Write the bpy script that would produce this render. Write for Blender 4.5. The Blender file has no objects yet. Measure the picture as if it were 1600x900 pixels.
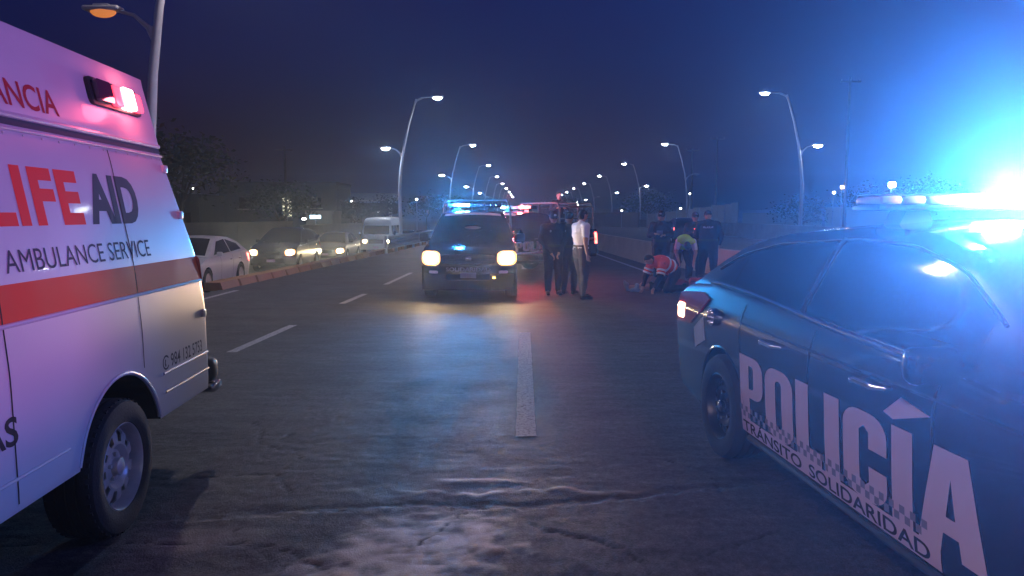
import bpy, bmesh, math, random
import numpy as np
from mathutils import Vector, Matrix, noise
random.seed(7)
sc = bpy.context.scene
COL = sc.collection
PI = math.pi

# ---------------------------------------------------------------- camera, sky, moonlight, exposure
cam_d = bpy.data.cameras.new('camera'); cam = bpy.data.objects.new('camera', cam_d); COL.objects.link(cam)
cam_d.sensor_width = 36.0; cam_d.lens = 1170.0/1600*36; cam_d.clip_start = 0.05; cam_d.clip_end = 3000
cam.location = (0, 0, 1.62)
cam.rotation_euler = (PI/2 - math.atan(114/1170), 0, math.atan(18/1170))
sc.camera = cam

world = bpy.data.worlds.new('World'); sc.world = world; world.use_nodes = True
wn = world.node_tree; bg = wn.nodes['Background']
sky = wn.nodes.new('ShaderNodeTexSky'); sky.sky_type = 'NISHITA'; sky.sun_disc = False
SUN_EL, SUN_ROT = math.radians(-1.2), math.radians(200)
sky.ozone_density = 8.0; sky.air_density = 1.2; sky.dust_density = .2; sky.sun_elevation = SUN_EL; sky.sun_rotation = SUN_ROT
wn.links.new(sky.outputs['Color'], bg.inputs['Color']); bg.inputs['Strength'].default_value = 0.13

sun_d = bpy.data.lights.new('moonlight', 'SUN'); sun_o = bpy.data.objects.new('moonlight', sun_d); COL.objects.link(sun_o)
sun_d.energy = 0.012; sun_d.angle = math.radians(0.5); sun_d.color = (1, 0.93, 0.85)
sun_o.rotation_euler = (math.radians(50), 0, math.radians(-60))

sc.view_settings.view_transform = 'Standard'; sc.view_settings.look = 'None'
sc.view_settings.exposure = 1.35; sc.view_settings.gamma = 1.0
sc.cycles.max_bounces = 6; sc.cycles.diffuse_bounces = 3; sc.cycles.glossy_bounces = 3
sc.cycles.transmission_bounces = 4; sc.cycles.volume_bounces = 0; sc.cycles.transparent_max_bounces = 8
sc.cycles.volume_step_rate = 1.0; sc.cycles.volume_max_steps = 64
sc.cycles.sample_clamp_indirect = 4.0; sc.cycles.caustics_reflective = False; sc.cycles.caustics_refractive = False

# ---------------------------------------------------------------- materials
MATS = {}
def mat(name, col=(.5,.5,.5), rough=.5, metal=0., coat=0., emit=None, es=0., var=.12, scale=8., bump=0., bscale=60., spec=.5, trans=0., col2=None):
    if name in MATS: return MATS[name]
    m = bpy.data.materials.new(name); m.use_nodes = True; nt = m.node_tree
    p = nt.nodes['Principled BSDF']
    p.inputs['Roughness'].default_value = rough; p.inputs['Metallic'].default_value = metal
    p.inputs['Coat Weight'].default_value = coat; p.inputs['Coat Roughness'].default_value = .06
    p.inputs['Specular IOR Level'].default_value = spec
    p.inputs['Transmission Weight'].default_value = trans
    tc = nt.nodes.new('ShaderNodeTexCoord')
    n = nt.nodes.new('ShaderNodeTexNoise'); n.inputs['Scale'].default_value = scale; n.inputs['Detail'].default_value = 6
    nt.links.new(tc.outputs['Object'], n.inputs['Vector'])
    mr = nt.nodes.new('ShaderNodeMix'); mr.data_type = 'RGBA'
    c2 = col2 if col2 else tuple(max(0, c*(1-2*var)) for c in col)
    mr.inputs['A'].default_value = (*c2, 1); mr.inputs['B'].default_value = (*[min(1, c*(1+var*.6)) if not col2 else c for c in col], 1)
    nt.links.new(n.outputs['Fac'], mr.inputs['Factor']); nt.links.new(mr.outputs['Result'], p.inputs['Base Color'])
    rr = nt.nodes.new('ShaderNodeMapRange'); rr.inputs['To Min'].default_value = max(0, rough*.8); rr.inputs['To Max'].default_value = min(1, rough*1.25)
    nt.links.new(n.outputs['Fac'], rr.inputs['Value']); nt.links.new(rr.outputs['Result'], p.inputs['Roughness'])
    if bump:
        n2 = nt.nodes.new('ShaderNodeTexNoise'); n2.inputs['Scale'].default_value = bscale; n2.inputs['Detail'].default_value = 4
        nt.links.new(tc.outputs['Object'], n2.inputs['Vector'])
        b = nt.nodes.new('ShaderNodeBump'); b.inputs['Strength'].default_value = bump; b.inputs['Distance'].default_value = .01
        nt.links.new(n2.outputs['Fac'], b.inputs['Height']); nt.links.new(b.outputs['Normal'], p.inputs['Normal'])
    if emit:
        p.inputs['Emission Color'].default_value = (*emit, 1); p.inputs['Emission Strength'].default_value = es
    MATS[name] = m
    return m

# ---------------------------------------------------------------- objects
def tag(o, label=None, cat=None, group=None, kind=None):
    if label: o['label'] = label
    if cat: o['category'] = cat
    if group: o['group'] = group
    if kind: o['kind'] = kind
    return o
def thing(name, label, cat, loc=(0,0,0), rz=0, group=None):
    o = bpy.data.objects.new(name, None); COL.objects.link(o); o.empty_display_size = .2
    o.location = loc; o.rotation_euler = (0, 0, rz)
    return tag(o, label, cat, group)
def obj(name, me, m, parent=None, smooth=35):
    if isinstance(me, MB): me = me.mesh(name)
    o = bpy.data.objects.new(name, me); COL.objects.link(o)
    ms = m if isinstance(m, (list, tuple)) else [m]
    if len(me.materials) == 0:
        for x in ms: me.materials.append(x)
    if smooth:
        for p in me.polygons: p.use_smooth = True
        me.set_sharp_from_angle(angle=math.radians(smooth))
    if parent: o.parent = parent
    return o
def copy_tree(o, parent=None):
    c = o.copy(); COL.objects.link(c); c.parent = parent
    for ch in list(o.children): copy_tree(ch, c)
    return c
def descend(o):
    yield o
    for c in o.children: yield from descend(c)

class MB:
    def __init__(s): s.v = []; s.f = []; s.mi = []; s.cur = 0
    def add(s, vs, fs):
        b = len(s.v); s.v += [tuple(v) for v in vs]; s.f += [tuple(b+i for i in f) for f in fs]; s.mi += [s.cur]*len(fs); return s
    def box(s, c, d, rz=0, rx=0, ry=0):
        M = Matrix.Translation(c) @ Matrix.Rotation(rz,4,'Z') @ Matrix.Rotation(ry,4,'Y') @ Matrix.Rotation(rx,4,'X')
        x,y,z = d[0]/2,d[1]/2,d[2]/2
        vs = [M@Vector((a*x,b*y,e*z)) for a in (-1,1) for b in (-1,1) for e in (-1,1)]
        return s.add(vs, [(0,1,3,2),(4,6,7,5),(0,4,5,1),(2,3,7,6),(0,2,6,4),(1,5,7,3)])
    def rbox(s, c, d, r=.02, rz=0, rx=0, ry=0, seg=2):
        bm = bmesh.new(); bmesh.ops.create_cube(bm, size=1)
        for v in bm.verts: v.co = Vector((v.co.x*d[0], v.co.y*d[1], v.co.z*d[2]))
        bmesh.ops.bevel(bm, geom=list(bm.edges), offset=min(r, min(d)*.45), segments=seg, profile=.5, affect='EDGES')
        M = Matrix.Translation(c) @ Matrix.Rotation(rz,4,'Z') @ Matrix.Rotation(ry,4,'Y') @ Matrix.Rotation(rx,4,'X')
        bm.verts.index_update()
        s.add([M@v.co for v in bm.verts], [[v.index for v in f.verts] for f in bm.faces]); bm.free(); return s
    def tube(s, pts, rs, n=10, cap=True, side=None, ry=None):
        pts = [Vector(p) for p in pts]
        if not isinstance(rs, (list, tuple)): rs = [rs]*len(pts)
        if ry is None: ry = rs
        elif not isinstance(ry, (list, tuple)): ry = [ry]*len(pts)
        rings = []; prev = Vector(side) if side is not None else None
        for i, p in enumerate(pts):
            t = (pts[min(i+1,len(pts)-1)] - pts[max(i-1,0)])
            t = t.normalized() if t.length > 1e-9 else Vector((0,0,1))
            a = prev if prev is not None else (Vector((1,0,0)) if abs(t.x) < .9 else Vector((0,1,0)))
            a = (a - t*a.dot(t)); a = a.normalized() if a.length > 1e-6 else t.orthogonal().normalized()
            b = t.cross(a); prev = a
            rings.append([p + a*rs[i]*math.cos(2*PI*k/n) + b*ry[i]*math.sin(2*PI*k/n) for k in range(n)])
        vs = [v for r in rings for v in r]; fs = []
        for i in range(len(pts)-1):
            for k in range(n):
                k2 = (k+1)%n; fs.append((i*n+k, i*n+k2, (i+1)*n+k2, (i+1)*n+k))
        if cap: fs += [tuple(range(n))[::-1], tuple((len(pts)-1)*n+k for k in range(n))]
        return s.add(vs, fs)
    def cap_tube(s, p0, p1, rx0, rx1, ry0=None, ry1=None, side=None, n=14, h=4):
        # tapered capsule with an elliptical section (closed)
        p0, p1 = Vector(p0), Vector(p1); ry0 = ry0 or rx0; ry1 = ry1 or rx1
        d = (p1-p0); d = d.normalized() if d.length > 1e-6 else Vector((0,0,1))
        pts = []; ra = []; rb = []
        for k in range(h+1):
            a = PI/2*(1-k/h); c = max(math.cos(a), .02)
            pts.append(p0 - d*min(rx0,ry0)*math.sin(a)); ra.append(rx0*c); rb.append(ry0*c)
        for k in range(h+1):
            a = PI/2*k/h; c = max(math.cos(a), .02)
            pts.append(p1 + d*min(rx1,ry1)*math.sin(a)); ra.append(rx1*c); rb.append(ry1*c)
        return s.tube(pts, ra, n, True, side, rb)
    def ball(s, c, r, n=14, m=8, rz=0, rx=0):
        r = (r,r,r) if isinstance(r,(int,float)) else r
        M = Matrix.Translation(c) @ Matrix.Rotation(rz,4,'Z') @ Matrix.Rotation(rx,4,'X')
        vs = [M@Vector((0,0,-r[2]))]
        for j in range(1,m):
            a = -PI/2+PI*j/m
            for k in range(n):
                b = 2*PI*k/n; vs.append(M@Vector((r[0]*math.cos(a)*math.cos(b), r[1]*math.cos(a)*math.sin(b), r[2]*math.sin(a))))
        vs.append(M@Vector((0,0,r[2]))); L = len(vs)-1
        fs = [(0,1+(k+1)%n,1+k) for k in range(n)]
        for j in range(m-2):
            for k in range(n):
                a,b = 1+j*n+k, 1+j*n+(k+1)%n; fs.append((a,b,b+n,a+n))
        fs += [(L,1+(m-2)*n+k,1+(m-2)*n+(k+1)%n) for k in range(n)]
        return s.add(vs, fs)
    def lathe_x(s, prof, n=40, closed=False):
        # profile of (x, r), revolved about the X axis
        vs = []; fs = []; P = len(prof)
        for k in range(n):
            a = 2*PI*k/n
            for (x,r) in prof: vs.append((x, r*math.cos(a), r*math.sin(a)))
        for k in range(n):
            k2 = (k+1)%n
            for j in range(P-1 if not closed else P):
                j2 = (j+1)%P; fs.append((k*P+j, k*P+j2, k2*P+j2, k2*P+j))
        return s.add(vs, fs)
    def prism(s, poly, axis, a, b):
        # 2D polygon extruded along an axis: 'y' -> (x,z), 'x' -> (y,z), 'z' -> (x,y)
        def P(p,t): return {'y':(p[0],t,p[1]),'x':(t,p[0],p[1]),'z':(p[0],p[1],t)}[axis]
        n = len(poly); vs = [P(p,a) for p in poly]+[P(p,b) for p in poly]
        return s.add(vs, [tuple(range(n))[::-1], tuple(range(n,2*n))]+[(i,(i+1)%n,n+(i+1)%n,n+i) for i in range(n)])
    def mesh(s, name='mesh', clean=False):
        me = bpy.data.meshes.new(name); me.from_pydata(s.v, [], s.f); me.update()
        if any(s.mi): me.polygons.foreach_set('material_index', s.mi)
        bm = bmesh.new(); bm.from_mesh(me); bmesh.ops.recalc_face_normals(bm, faces=bm.faces); bm.to_mesh(me); bm.free()
        return me

WORK = bpy.data.scenes.new('workbench')   # small empty scene, so that modifiers are applied quickly; removed at the end
def settle(o):
    WORK.collection.objects.link(o) if o.name not in WORK.collection.objects else None
    with bpy.context.temp_override(scene=WORK, view_layer=WORK.view_layers[0]):
        dg = bpy.context.evaluated_depsgraph_get(); dg.update()
        return bpy.data.meshes.new_from_object(o.evaluated_get(dg))
def evaluated(me, mods):
    """apply modifiers described by callables and return the finished mesh"""
    o = bpy.data.objects.new('work', me); WORK.collection.objects.link(o)
    for fn in mods: fn(o)
    r = settle(o); bpy.data.objects.remove(o)
    return r
def remeshed(mb, voxel=.012, it=6, rough=0.0, seed=0):
    me = mb.mesh('work')
    def f(o):
        m = o.modifiers.new('r','REMESH'); m.mode = 'VOXEL'; m.voxel_size = voxel
        s = o.modifiers.new('s','SMOOTH'); s.factor = .5; s.iterations = it
    r = evaluated(me, [f])
    if rough:
        n = len(r.vertices); c = np.empty(n*3); nn = np.empty(n*3)
        r.vertices.foreach_get('co', c); r.vertex_normals.foreach_get('vector', nn); c = c.reshape(-1,3); nn = nn.reshape(-1,3)
        d = np.array([noise.noise(q)+.5*noise.noise(q*2.3) for q in (Vector((p[0]*9+seed, p[1]*9, p[2]*5)) for p in c)])
        r.vertices.foreach_set('co', (c+nn*d[:,None]*rough).ravel()); r.update()
    return r
def cut(me, cutters):
    """boolean difference with closed meshes, applied"""
    tmp = []
    for c in cutters:
        o = bpy.data.objects.new('cutter', c); WORK.collection.objects.link(o); tmp.append(o)
    def f(o):
        for t in tmp:
            m = o.modifiers.new('b','BOOLEAN'); m.operation = 'DIFFERENCE'; m.object = t; m.solver = 'EXACT'
    r = evaluated(me, [f])
    for t in tmp: bpy.data.objects.remove(t)
    return r

# ---------------------------------------------------------------- flat print laid on surfaces
def curve2d(splines=None, text=None, bold=0., sx=1., shear=0., spacing=1., res=4):
    if text is not None:
        cu = bpy.data.curves.new('t','FONT'); cu.body = text; cu.offset = bold; cu.shear = shear; cu.space_character = spacing; cu.resolution_u = res
    else:
        cu = bpy.data.curves.new('t','CURVE'); cu.dimensions = '2D'; cu.fill_mode = 'BOTH'
        for pts in splines:
            sp = cu.splines.new('POLY'); sp.points.add(len(pts)-1); sp.use_cyclic_u = True
            for p, q in zip(sp.points, pts): p.co = (q[0], q[1], 0, 1)
    o = bpy.data.objects.new('t', cu); me = settle(o); bpy.data.objects.remove(o); bpy.data.curves.remove(cu)
    return me
def fit(me, u0, u1, v0, v1):
    c = np.empty(len(me.vertices)*3); me.vertices.foreach_get('co', c); c = c.reshape(-1,3)
    lo, hi = c.min(0), c.max(0)
    c[:,0] = u0+(c[:,0]-lo[0])/(hi[0]-lo[0])*(u1-u0); c[:,1] = v0+(c[:,1]-lo[1])/(hi[1]-lo[1])*(v1-v0); c[:,2] = 0
    me.vertices.foreach_set('co', c.ravel()); return me
def drape(me, fn, su=.08, sv=.05, off=.003):
    """slice a flat mesh on a grid and lay it on fn(u, v) -> (x,y,z), lifted by off along the surface normal"""
    bm = bmesh.new(); bm.from_mesh(me)
    bmesh.ops.remove_doubles(bm, verts=bm.verts, dist=1e-5)
    bm.normal_update(); out_ = getattr(fn, 'sg', 1)
    for f in bm.faces:
        if f.normal.z*out_ < 0: f.normal_flip()
    us = [v.co.x for v in bm.verts]; vs = [v.co.y for v in bm.verts]
    for lo, hi, st, no in ((min(us),max(us),su,(1,0,0)), (min(vs),max(vs),sv,(0,1,0))):
        k = math.floor(lo/st)+1
        while k*st < hi:
            bmesh.ops.bisect_plane(bm, geom=bm.verts[:]+bm.edges[:]+bm.faces[:], plane_co=(k*st*no[0], k*st*no[1], 0), plane_no=no); k += 1
    e = .004
    for v in bm.verts:
        u, w = v.co.x, v.co.y
        p = Vector(fn(u,w)); du = Vector(fn(u+e,w))-Vector(fn(u-e,w)); dv = Vector(fn(u,w+e))-Vector(fn(u,w-e))
        n = du.cross(dv); n = n.normalized() if n.length > 1e-12 else Vector((0,0,1))
        v.co = p + n*off*out_
    out = bpy.data.meshes.new('print'); bm.to_mesh(out); bm.free(); return out
def poly2d(pts):
    me = bpy.data.meshes.new('p'); me.from_pydata([(p[0],p[1],0) for p in pts], [], [tuple(range(len(pts)))]); return me
def rects2d(rs):
    vs = []; fs = []
    for (a,b,c,d) in rs:
        k = len(vs); vs += [(a,c,0),(b,c,0),(b,d,0),(a,d,0)]; fs.append((k,k+1,k+2,k+3))
    me = bpy.data.meshes.new('p'); me.from_pydata(vs, [], fs); return me
def rounded(u0,u1,v0,v1,r,n=5):
    pts = []
    for cx,cy,a0 in ((u1-r,v1-r,0),(u0+r,v1-r,PI/2),(u0+r,v0+r,PI),(u1-r,v0+r,1.5*PI)):
        for k in range(n+1):
            a = a0+PI/2*k/n; pts.append((cx+r*math.cos(a), cy+r*math.sin(a)))
    return pts
def slab(me, fn, su=.08, sv=.05, off=.004, depth=.012):
    """like drape but with thickness (panes, panels, trims)"""
    m = drape(me, fn, su, sv, off)
    bm = bmesh.new(); bm.from_mesh(m); bm.normal_update()
    r = bmesh.ops.solidify(bm, geom=bm.faces[:], thickness=depth); bm.normal_update()
    bmesh.ops.recalc_face_normals(bm, faces=bm.faces)
    bm.to_mesh(m); bm.free(); return m
# heavy condensed capitals (drawn, as on the car doors)
def rr(u0,u1,v0,v1,r,corners='1111',n=5):
    pts = []
    for (cx,cy,sx,sy,a0),on in zip(((u1,v1,-1,-1,0),(u0,v1,1,-1,PI/2),(u0,v0,1,1,PI),(u1,v0,-1,1,1.5*PI)), corners):
        if on == '0': pts.append((cx,cy)); continue
        for k in range(n+1):
            a = a0+PI/2*k/n; pts.append((cx+sx*r+r*math.cos(a), cy+sy*r+r*math.sin(a)))
    return pts
def glyph(ch):
    """outlines on a unit-high cell: returns (width, [polys])"""
    if ch == 'P':
        o = [(0,0),(0,1)]+[(.38+.20*math.sin(a),.80+.20*math.cos(a)) for a in np.linspace(0,PI/2,6)]+[(.38+.20*math.cos(a),.56-.20*math.sin(a)) for a in np.linspace(0,PI/2,6)]+[(.24,.36),(.24,0)]
        return .58, [o, rr(.235,.35,.50,.86,.05,'1001')]
    if ch == 'O': return .60, [rr(0,.60,0,1,.22), rr(.235,.365,.16,.84,.06)]
    if ch == 'L': return .46, [[(0,0),(0,1),(.24,1),(.24,.18),(.46,.18),(.46,0)]]
    if ch in 'IÍ':
        r = [[(0,0),(0,1),(.24,1),(.24,0)]]
        if ch == 'Í': r.append([(-.10,1.10),(.10,1.32),(.42,1.24),(.02,1.06)])
        return .24, r
    if ch == 'C':
        a = rr(0,.60,0,1,.22); o = [(.60,.60),(.60,.78)]+[(.38+.22*math.cos(t),.78+.22*math.sin(t)) for t in np.linspace(0,PI/2,6)]+[(.22-.22*math.sin(t),.78+.22*math.cos(t)) for t in np.linspace(0,PI/2,6)]+[(.22-.22*math.cos(t),.22-.22*math.sin(t)) for t in np.linspace(0,PI/2,6)]+[(.38+.22*math.sin(t),.22-.22*math.cos(t)) for t in np.linspace(0,PI/2,6)]+[(.60,.40),(.365,.40),(.365,.22),(.30,.16),(.235,.22),(.235,.78),(.30,.84),(.365,.78),(.365,.60)]
        return .60, [o]
    if ch == 'A': return .66, [[(0,0),(.17,1),(.49,1),(.66,0),(.43,0),(.405,.19),(.255,.19),(.23,0)], [(.285,.36),(.33,.74),(.375,.36)]]
    return .3, []
def heavy(text, gap=.06):
    x = 0; sp = []
    for ch in text:
        w, polys = glyph(ch); sp += [[(p[0]+x, p[1]) for p in q] for q in polys]; x += w+gap
    return curve2d(splines=sp)
def pl(pairs, r=.08):
    pairs = sorted(pairs)
    xs = [p[0] for p in pairs]; ys = [p[1] for p in pairs]; k = np.linspace(-r, r, 7)
    def f(t): return float(np.mean(np.interp(t+k, xs, ys)))
    return f

def boxgrid(nx, ny, nz, fn):
    """closed surface of a deformed box; fn(a,b,c) with a in -1..1, b,c in 0..1"""
    idx = {}; vs = []; fs = []
    def V(i,j,k):
        key = (i,j,k)
        if key not in idx: idx[key] = len(vs); vs.append(fn(-1+2*i/nx, j/ny, k/nz))
        return idx[key]
    for j in range(ny):
        for k in range(nz):
            fs.append((V(0,j,k),V(0,j,k+1),V(0,j+1,k+1),V(0,j+1,k))); fs.append((V(nx,j,k),V(nx,j+1,k),V(nx,j+1,k+1),V(nx,j,k+1)))
    for i in range(nx):
        for j in range(ny):
            fs.append((V(i,j,0),V(i,j+1,0),V(i+1,j+1,0),V(i+1,j,0))); fs.append((V(i,j,nz),V(i+1,j,nz),V(i+1,j+1,nz),V(i,j+1,nz)))
        for k in range(nz):
            fs.append((V(i,0,k),V(i+1,0,k),V(i+1,0,k+1),V(i,0,k+1))); fs.append((V(i,ny,k),V(i,ny,k+1),V(i+1,ny,k+1),V(i+1,ny,k)))
    return MB().add(vs, fs)
def lamp(name, loc, kind, energy, color, parent=None, size=.05, spot=None, blend=.5, to=None):
    d = bpy.data.lights.new(name, kind); d.energy = energy; d.color = color; d.shadow_soft_size = size
    o = bpy.data.objects.new(name, d); COL.objects.link(o); o.location = loc
    if kind == 'SPOT': d.spot_size = math.radians(spot or 90); d.spot_blend = blend
    if to is not None: o.rotation_euler = (Vector(to)-Vector(loc)).to_track_quat('-Z','Y').to_euler()
    if parent: o.parent = parent
    return o
HAZE_D, HAZE_G = 0.0016, 0.80
# ---------------------------------------------------------------- palette
def palette():
    P = {}
    P['white'] = mat('white_car_paint', (.50,.50,.52), .38, coat=.3, var=.12, scale=1.7)
    P['amb_roof'] = mat('white_fibreglass', (.50,.50,.52), .38, coat=.25, var=.08, scale=4)
    P['navy'] = mat('navy_police_paint', (.007,.009,.030), .22, spec=.35, coat=.55, var=.15, scale=3)
    P['black_paint'] = mat('black_car_paint', (.02,.02,.024), .25, coat=.9, var=.15, scale=3)
    P['grey_paint'] = mat('grey_bronze_car_paint', (.16,.12,.11), .3, coat=.8, var=.1, scale=3)
    P['van_white'] = mat('white_van_paint', (.72,.76,.74), .3, coat=.5, var=.04, scale=3)
    P['rubber'] = mat('tyre_rubber', (.022,.021,.022), .8, var=.3, scale=20, bump=.3, bscale=90)
    P['plastic'] = mat('black_trim_plastic', (.022,.022,.025), .5, var=.2, scale=12)
    P['dark'] = mat('unlit_cavity', (.008,.008,.009), .9, var=.2)
    P['glass'] = mat('dark_car_glass', (.006,.008,.012), .04, coat=.3, var=.05, spec=.5)
    P['chrome'] = mat('chrome_trim', (.75,.75,.76), .12, metal=1, var=.03)
    P['steel'] = mat('painted_steel_wheel', (.62,.58,.53), .35, metal=.25, var=.25, scale=14)
    P['blacksteel'] = mat('black_steel_wheel', (.035,.035,.04), .35, metal=.4, var=.2, scale=14)
    P['red_vinyl'] = mat('red_vinyl_stripe', (.60,.030,.015), .6, spec=.15, var=.08, scale=5)
    P['red_print'] = mat('red_lettering', (.68,.035,.03), .65, spec=.15, var=.05)
    P['maroon_print'] = mat('dark_red_lettering', (.33,.012,.03), .65, spec=.15, var=.05)
    P['black_print'] = mat('black_lettering', (.022,.02,.03), .65, spec=.15, var=.05)
    P['grey_print'] = mat('dark_grey_lettering', (.05,.055,.075), .65, spec=.15, var=.1)
    P['police_print'] = mat('pale_reflective_lettering', (.66,.50,.60), .45, var=.05, scale=4)
    P['check'] = mat('grey_checker_print', (.22,.20,.27), .45, var=.1)
    P['plate'] = mat('licence_plate_white', (.75,.62,.72), .5, var=.06)
    P['seam'] = mat('panel_gap', (.006,.006,.007), .9, var=.1)
    P['lens_clear'] = mat('clear_lamp_lens', (.55,.57,.6), .08, coat=1, var=.05)
    P['lens_red'] = mat('red_lamp_lens', (.42,.012,.01), .1, coat=1, var=.05)
    P['lens_amber'] = mat('amber_lamp_lens', (.6,.16,.02), .1, coat=1, var=.05)
    P['lens_dark'] = mat('smoked_lamp_lens', (.05,.012,.03), .08, coat=1, var=.05)
    P['lens_pink'] = mat('frosted_beacon_lens', (.55,.34,.42), .15, coat=1, var=.05)
    P['blue_on'] = mat('lit_blue_beacon', (.1,.5,1), .2, emit=(.03,.42,1.0), es=40, var=0)
    P['blue_core'] = mat('lit_blue_beacon_core', (.5,.9,1), .2, emit=(.30,.78,1.0), es=90, var=0)
    P['red_on'] = mat('lit_red_beacon', (1,.2,.2), .2, emit=(1.0,.03,.06), es=1.6, var=0)
    P['red_core'] = mat('lit_red_beacon_core', (1,.5,.4), .2, emit=(1.0,.26,.26), es=9, var=0)
    P['tail_on'] = mat('lit_tail_lamp', (1,.1,.05), .2, emit=(1.0,.07,.05), es=6, var=0)
    P['head_on'] = mat('lit_headlamp', (1,.9,.7), .2, emit=(1.0,.72,.40), es=85, var=0)
    P['head_glow'] = mat('lit_headlamp_reflector', (1,.8,.5), .2, emit=(1.0,.40,.09), es=1.6, var=0)
    P['amber_on'] = mat('lit_amber_marker', (1,.5,.1), .2, emit=(1.0,.42,.08), es=6, var=0)
    return P

# ---------------------------------------------------------------- wheels (axle along X, outer face at +X)
def wheel(parent, x, y, z, R, w, side, style):
    P = PAL; Rr = R*.63
    key = ('wheel', R, w, style)
    if key not in MESH:
        t = MB(); h = w/2
        prof = [(-h*.75,Rr*.98),(-h,Rr*1.12),(-h*1.06,R*.82),(-h*.98,R*.95),(-h*.72,R)]
        for g in (-.4, 0, .4): prof += [(h*(g-.07),R),(h*(g-.05),R*.975),(h*(g+.05),R*.975),(h*(g+.07),R)]
        prof += [(h*.72,R),(h*.98,R*.95),(h*1.06,R*.82),(h,Rr*1.12),(h*.97,Rr*1.03),(h*.75,Rr*.98)]
        t.lathe_x(prof, 56, closed=True)
        if style == 'van':
            for k in range(44):
                a = 2*PI*k/44
                for sgn in (-1, 1):
                    M = Matrix.Rotation(a+sgn*.03, 4, 'X'); c = M@Vector((sgn*h*.70, 0, R*.985))
                    t.box(c, (h*.34, R*.06, R*.022), rx=a+sgn*.03)
        MESH[key+('t',)] = t.mesh('tyre')
        r = MB(); h2 = h*.9
        # barrel and lip
        r.lathe_x([(h2*1.02,Rr*1.03),(h2*1.08,Rr*1.0),(h2*.98,Rr*.965),(h2*.55,Rr*.93),(h2*.3,Rr*.90),(-h2*.9,Rr*.90),(-h2*.9,Rr*1.0)], 56)
        n = {'van':180,'police':144,'far':60,'alloy':120}[style]
        rs = np.linspace(.10, .93, 15 if style != 'far' else 6)
        def prof_x(q):
            if style == 'van': return np.interp(q, [0,.30,.38,.50,.62,.80,.88,.95], [.62,.62,.50,.78,.74,.70,.50,.42])
            if style == 'police': return np.interp(q, [0,.35,.5,.65,.8,.9,.95], [.35,.35,.62,.66,.60,.40,.34])
            return np.interp(q, [0,.3,.8,.95], [.7,.75,.85,.8])
        def hole(q, a):
            if style == 'van':
                k = (a/(2*PI)*10) % 1; return .60 < q < .88 and abs(k-.5) < .20+.10*(q-.60)/.28
            if style == 'police':
                k = (a/(2*PI)*16) % 1; return .66 < q < .82 and abs(k-.5) < .25
            if style == 'alloy':
                k = (a/(2*PI)*5) % 1; return .35 < q < .88 and abs(k-.5) < .30
            return False
        vs = []; fs = []; m = len(rs)
        for k in range(n):
            a = 2*PI*k/n
            for q in rs: vs.append((h2*prof_x(q), Rr*q*math.cos(a), Rr*q*math.sin(a)))
        for k in range(n):
            for j in range(m-1):
                if not hole((rs[j]+rs[j+1])/2, 2*PI*(k+.5)/n):
                    k2 = (k+1)%n; fs.append((k*m+j, k*m+j+1, k2*m+j+1, k2*m+j))
        me = bpy.data.meshes.new('rim'); me.from_pydata(vs, [], fs); bm = bmesh.new(); bm.from_mesh(me)
        bmesh.ops.recalc_face_normals(bm, faces=bm.faces); bmesh.ops.solidify(bm, geom=bm.faces[:], thickness=.008)
        bm.verts.index_update(); r.add([v.co for v in bm.verts], [[v.index for v in f.verts] for f in bm.faces]); bm.free()
        MESH[key+('r',)] = r.mesh('rim')
        c = MB()
        if style == 'van':
            c.lathe_x([(h2*.55,.0),(h2*.99,.0),(h2*.98,Rr*.13),(h2*.90,Rr*.19),(h2*.5,Rr*.21)], 24)
            for k in range(5):
                a = 2*PI*k/5; c.tube([(h2*.5,Rr*.29*math.cos(a),Rr*.29*math.sin(a)),(h2*.74,Rr*.29*math.cos(a),Rr*.29*math.sin(a))], .011, 6)
        elif style == 'police':
            c.lathe_x([(h2*.3,.0),(h2*1.05,.0),(h2*1.03,Rr*.10),(h2*.92,Rr*.18),(h2*.5,Rr*.22),(h2*.3,Rr*.22)], 24)
            for k in range(5):
                a = 2*PI*k/5+.3; p = (Rr*.42*math.cos(a), Rr*.42*math.sin(a)); c.tube([(h2*.35,*p),(h2*.72,*p)], .013, 6)
        else:
            c.lathe_x([(h2*.5,.0),(h2*.88,.0),(h2*.85,Rr*.14),(h2*.5,Rr*.16)], 16)
        MESH[key+('c',)] = c.mesh('hub_cap')
        # dark disc behind the openings (brake and backing)
        b = MB(); b.lathe_x([(-h2*.3,.0),(-h2*.2,.0),(-h2*.2,Rr*.62),(-h2*.3,Rr*.62)], 24); MESH[key+('b',)] = b.mesh('brake_disc')
    t = obj('wheel', MESH[key+('t',)], P['rubber'], parent); t.location = (x, y, z)
    t.rotation_euler = (.35, 0, 0 if side > 0 else PI)
    obj('rim', MESH[key+('r',)], P['blacksteel'] if style == 'police' else P['steel'], t)
    obj('hub_cap', MESH[key+('c',)], P['chrome'] if style == 'police' else P['steel'], t)
    obj('brake_disc', MESH[key+('b',)], P['dark'], t, 0)
    return t
MESH = {}

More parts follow.
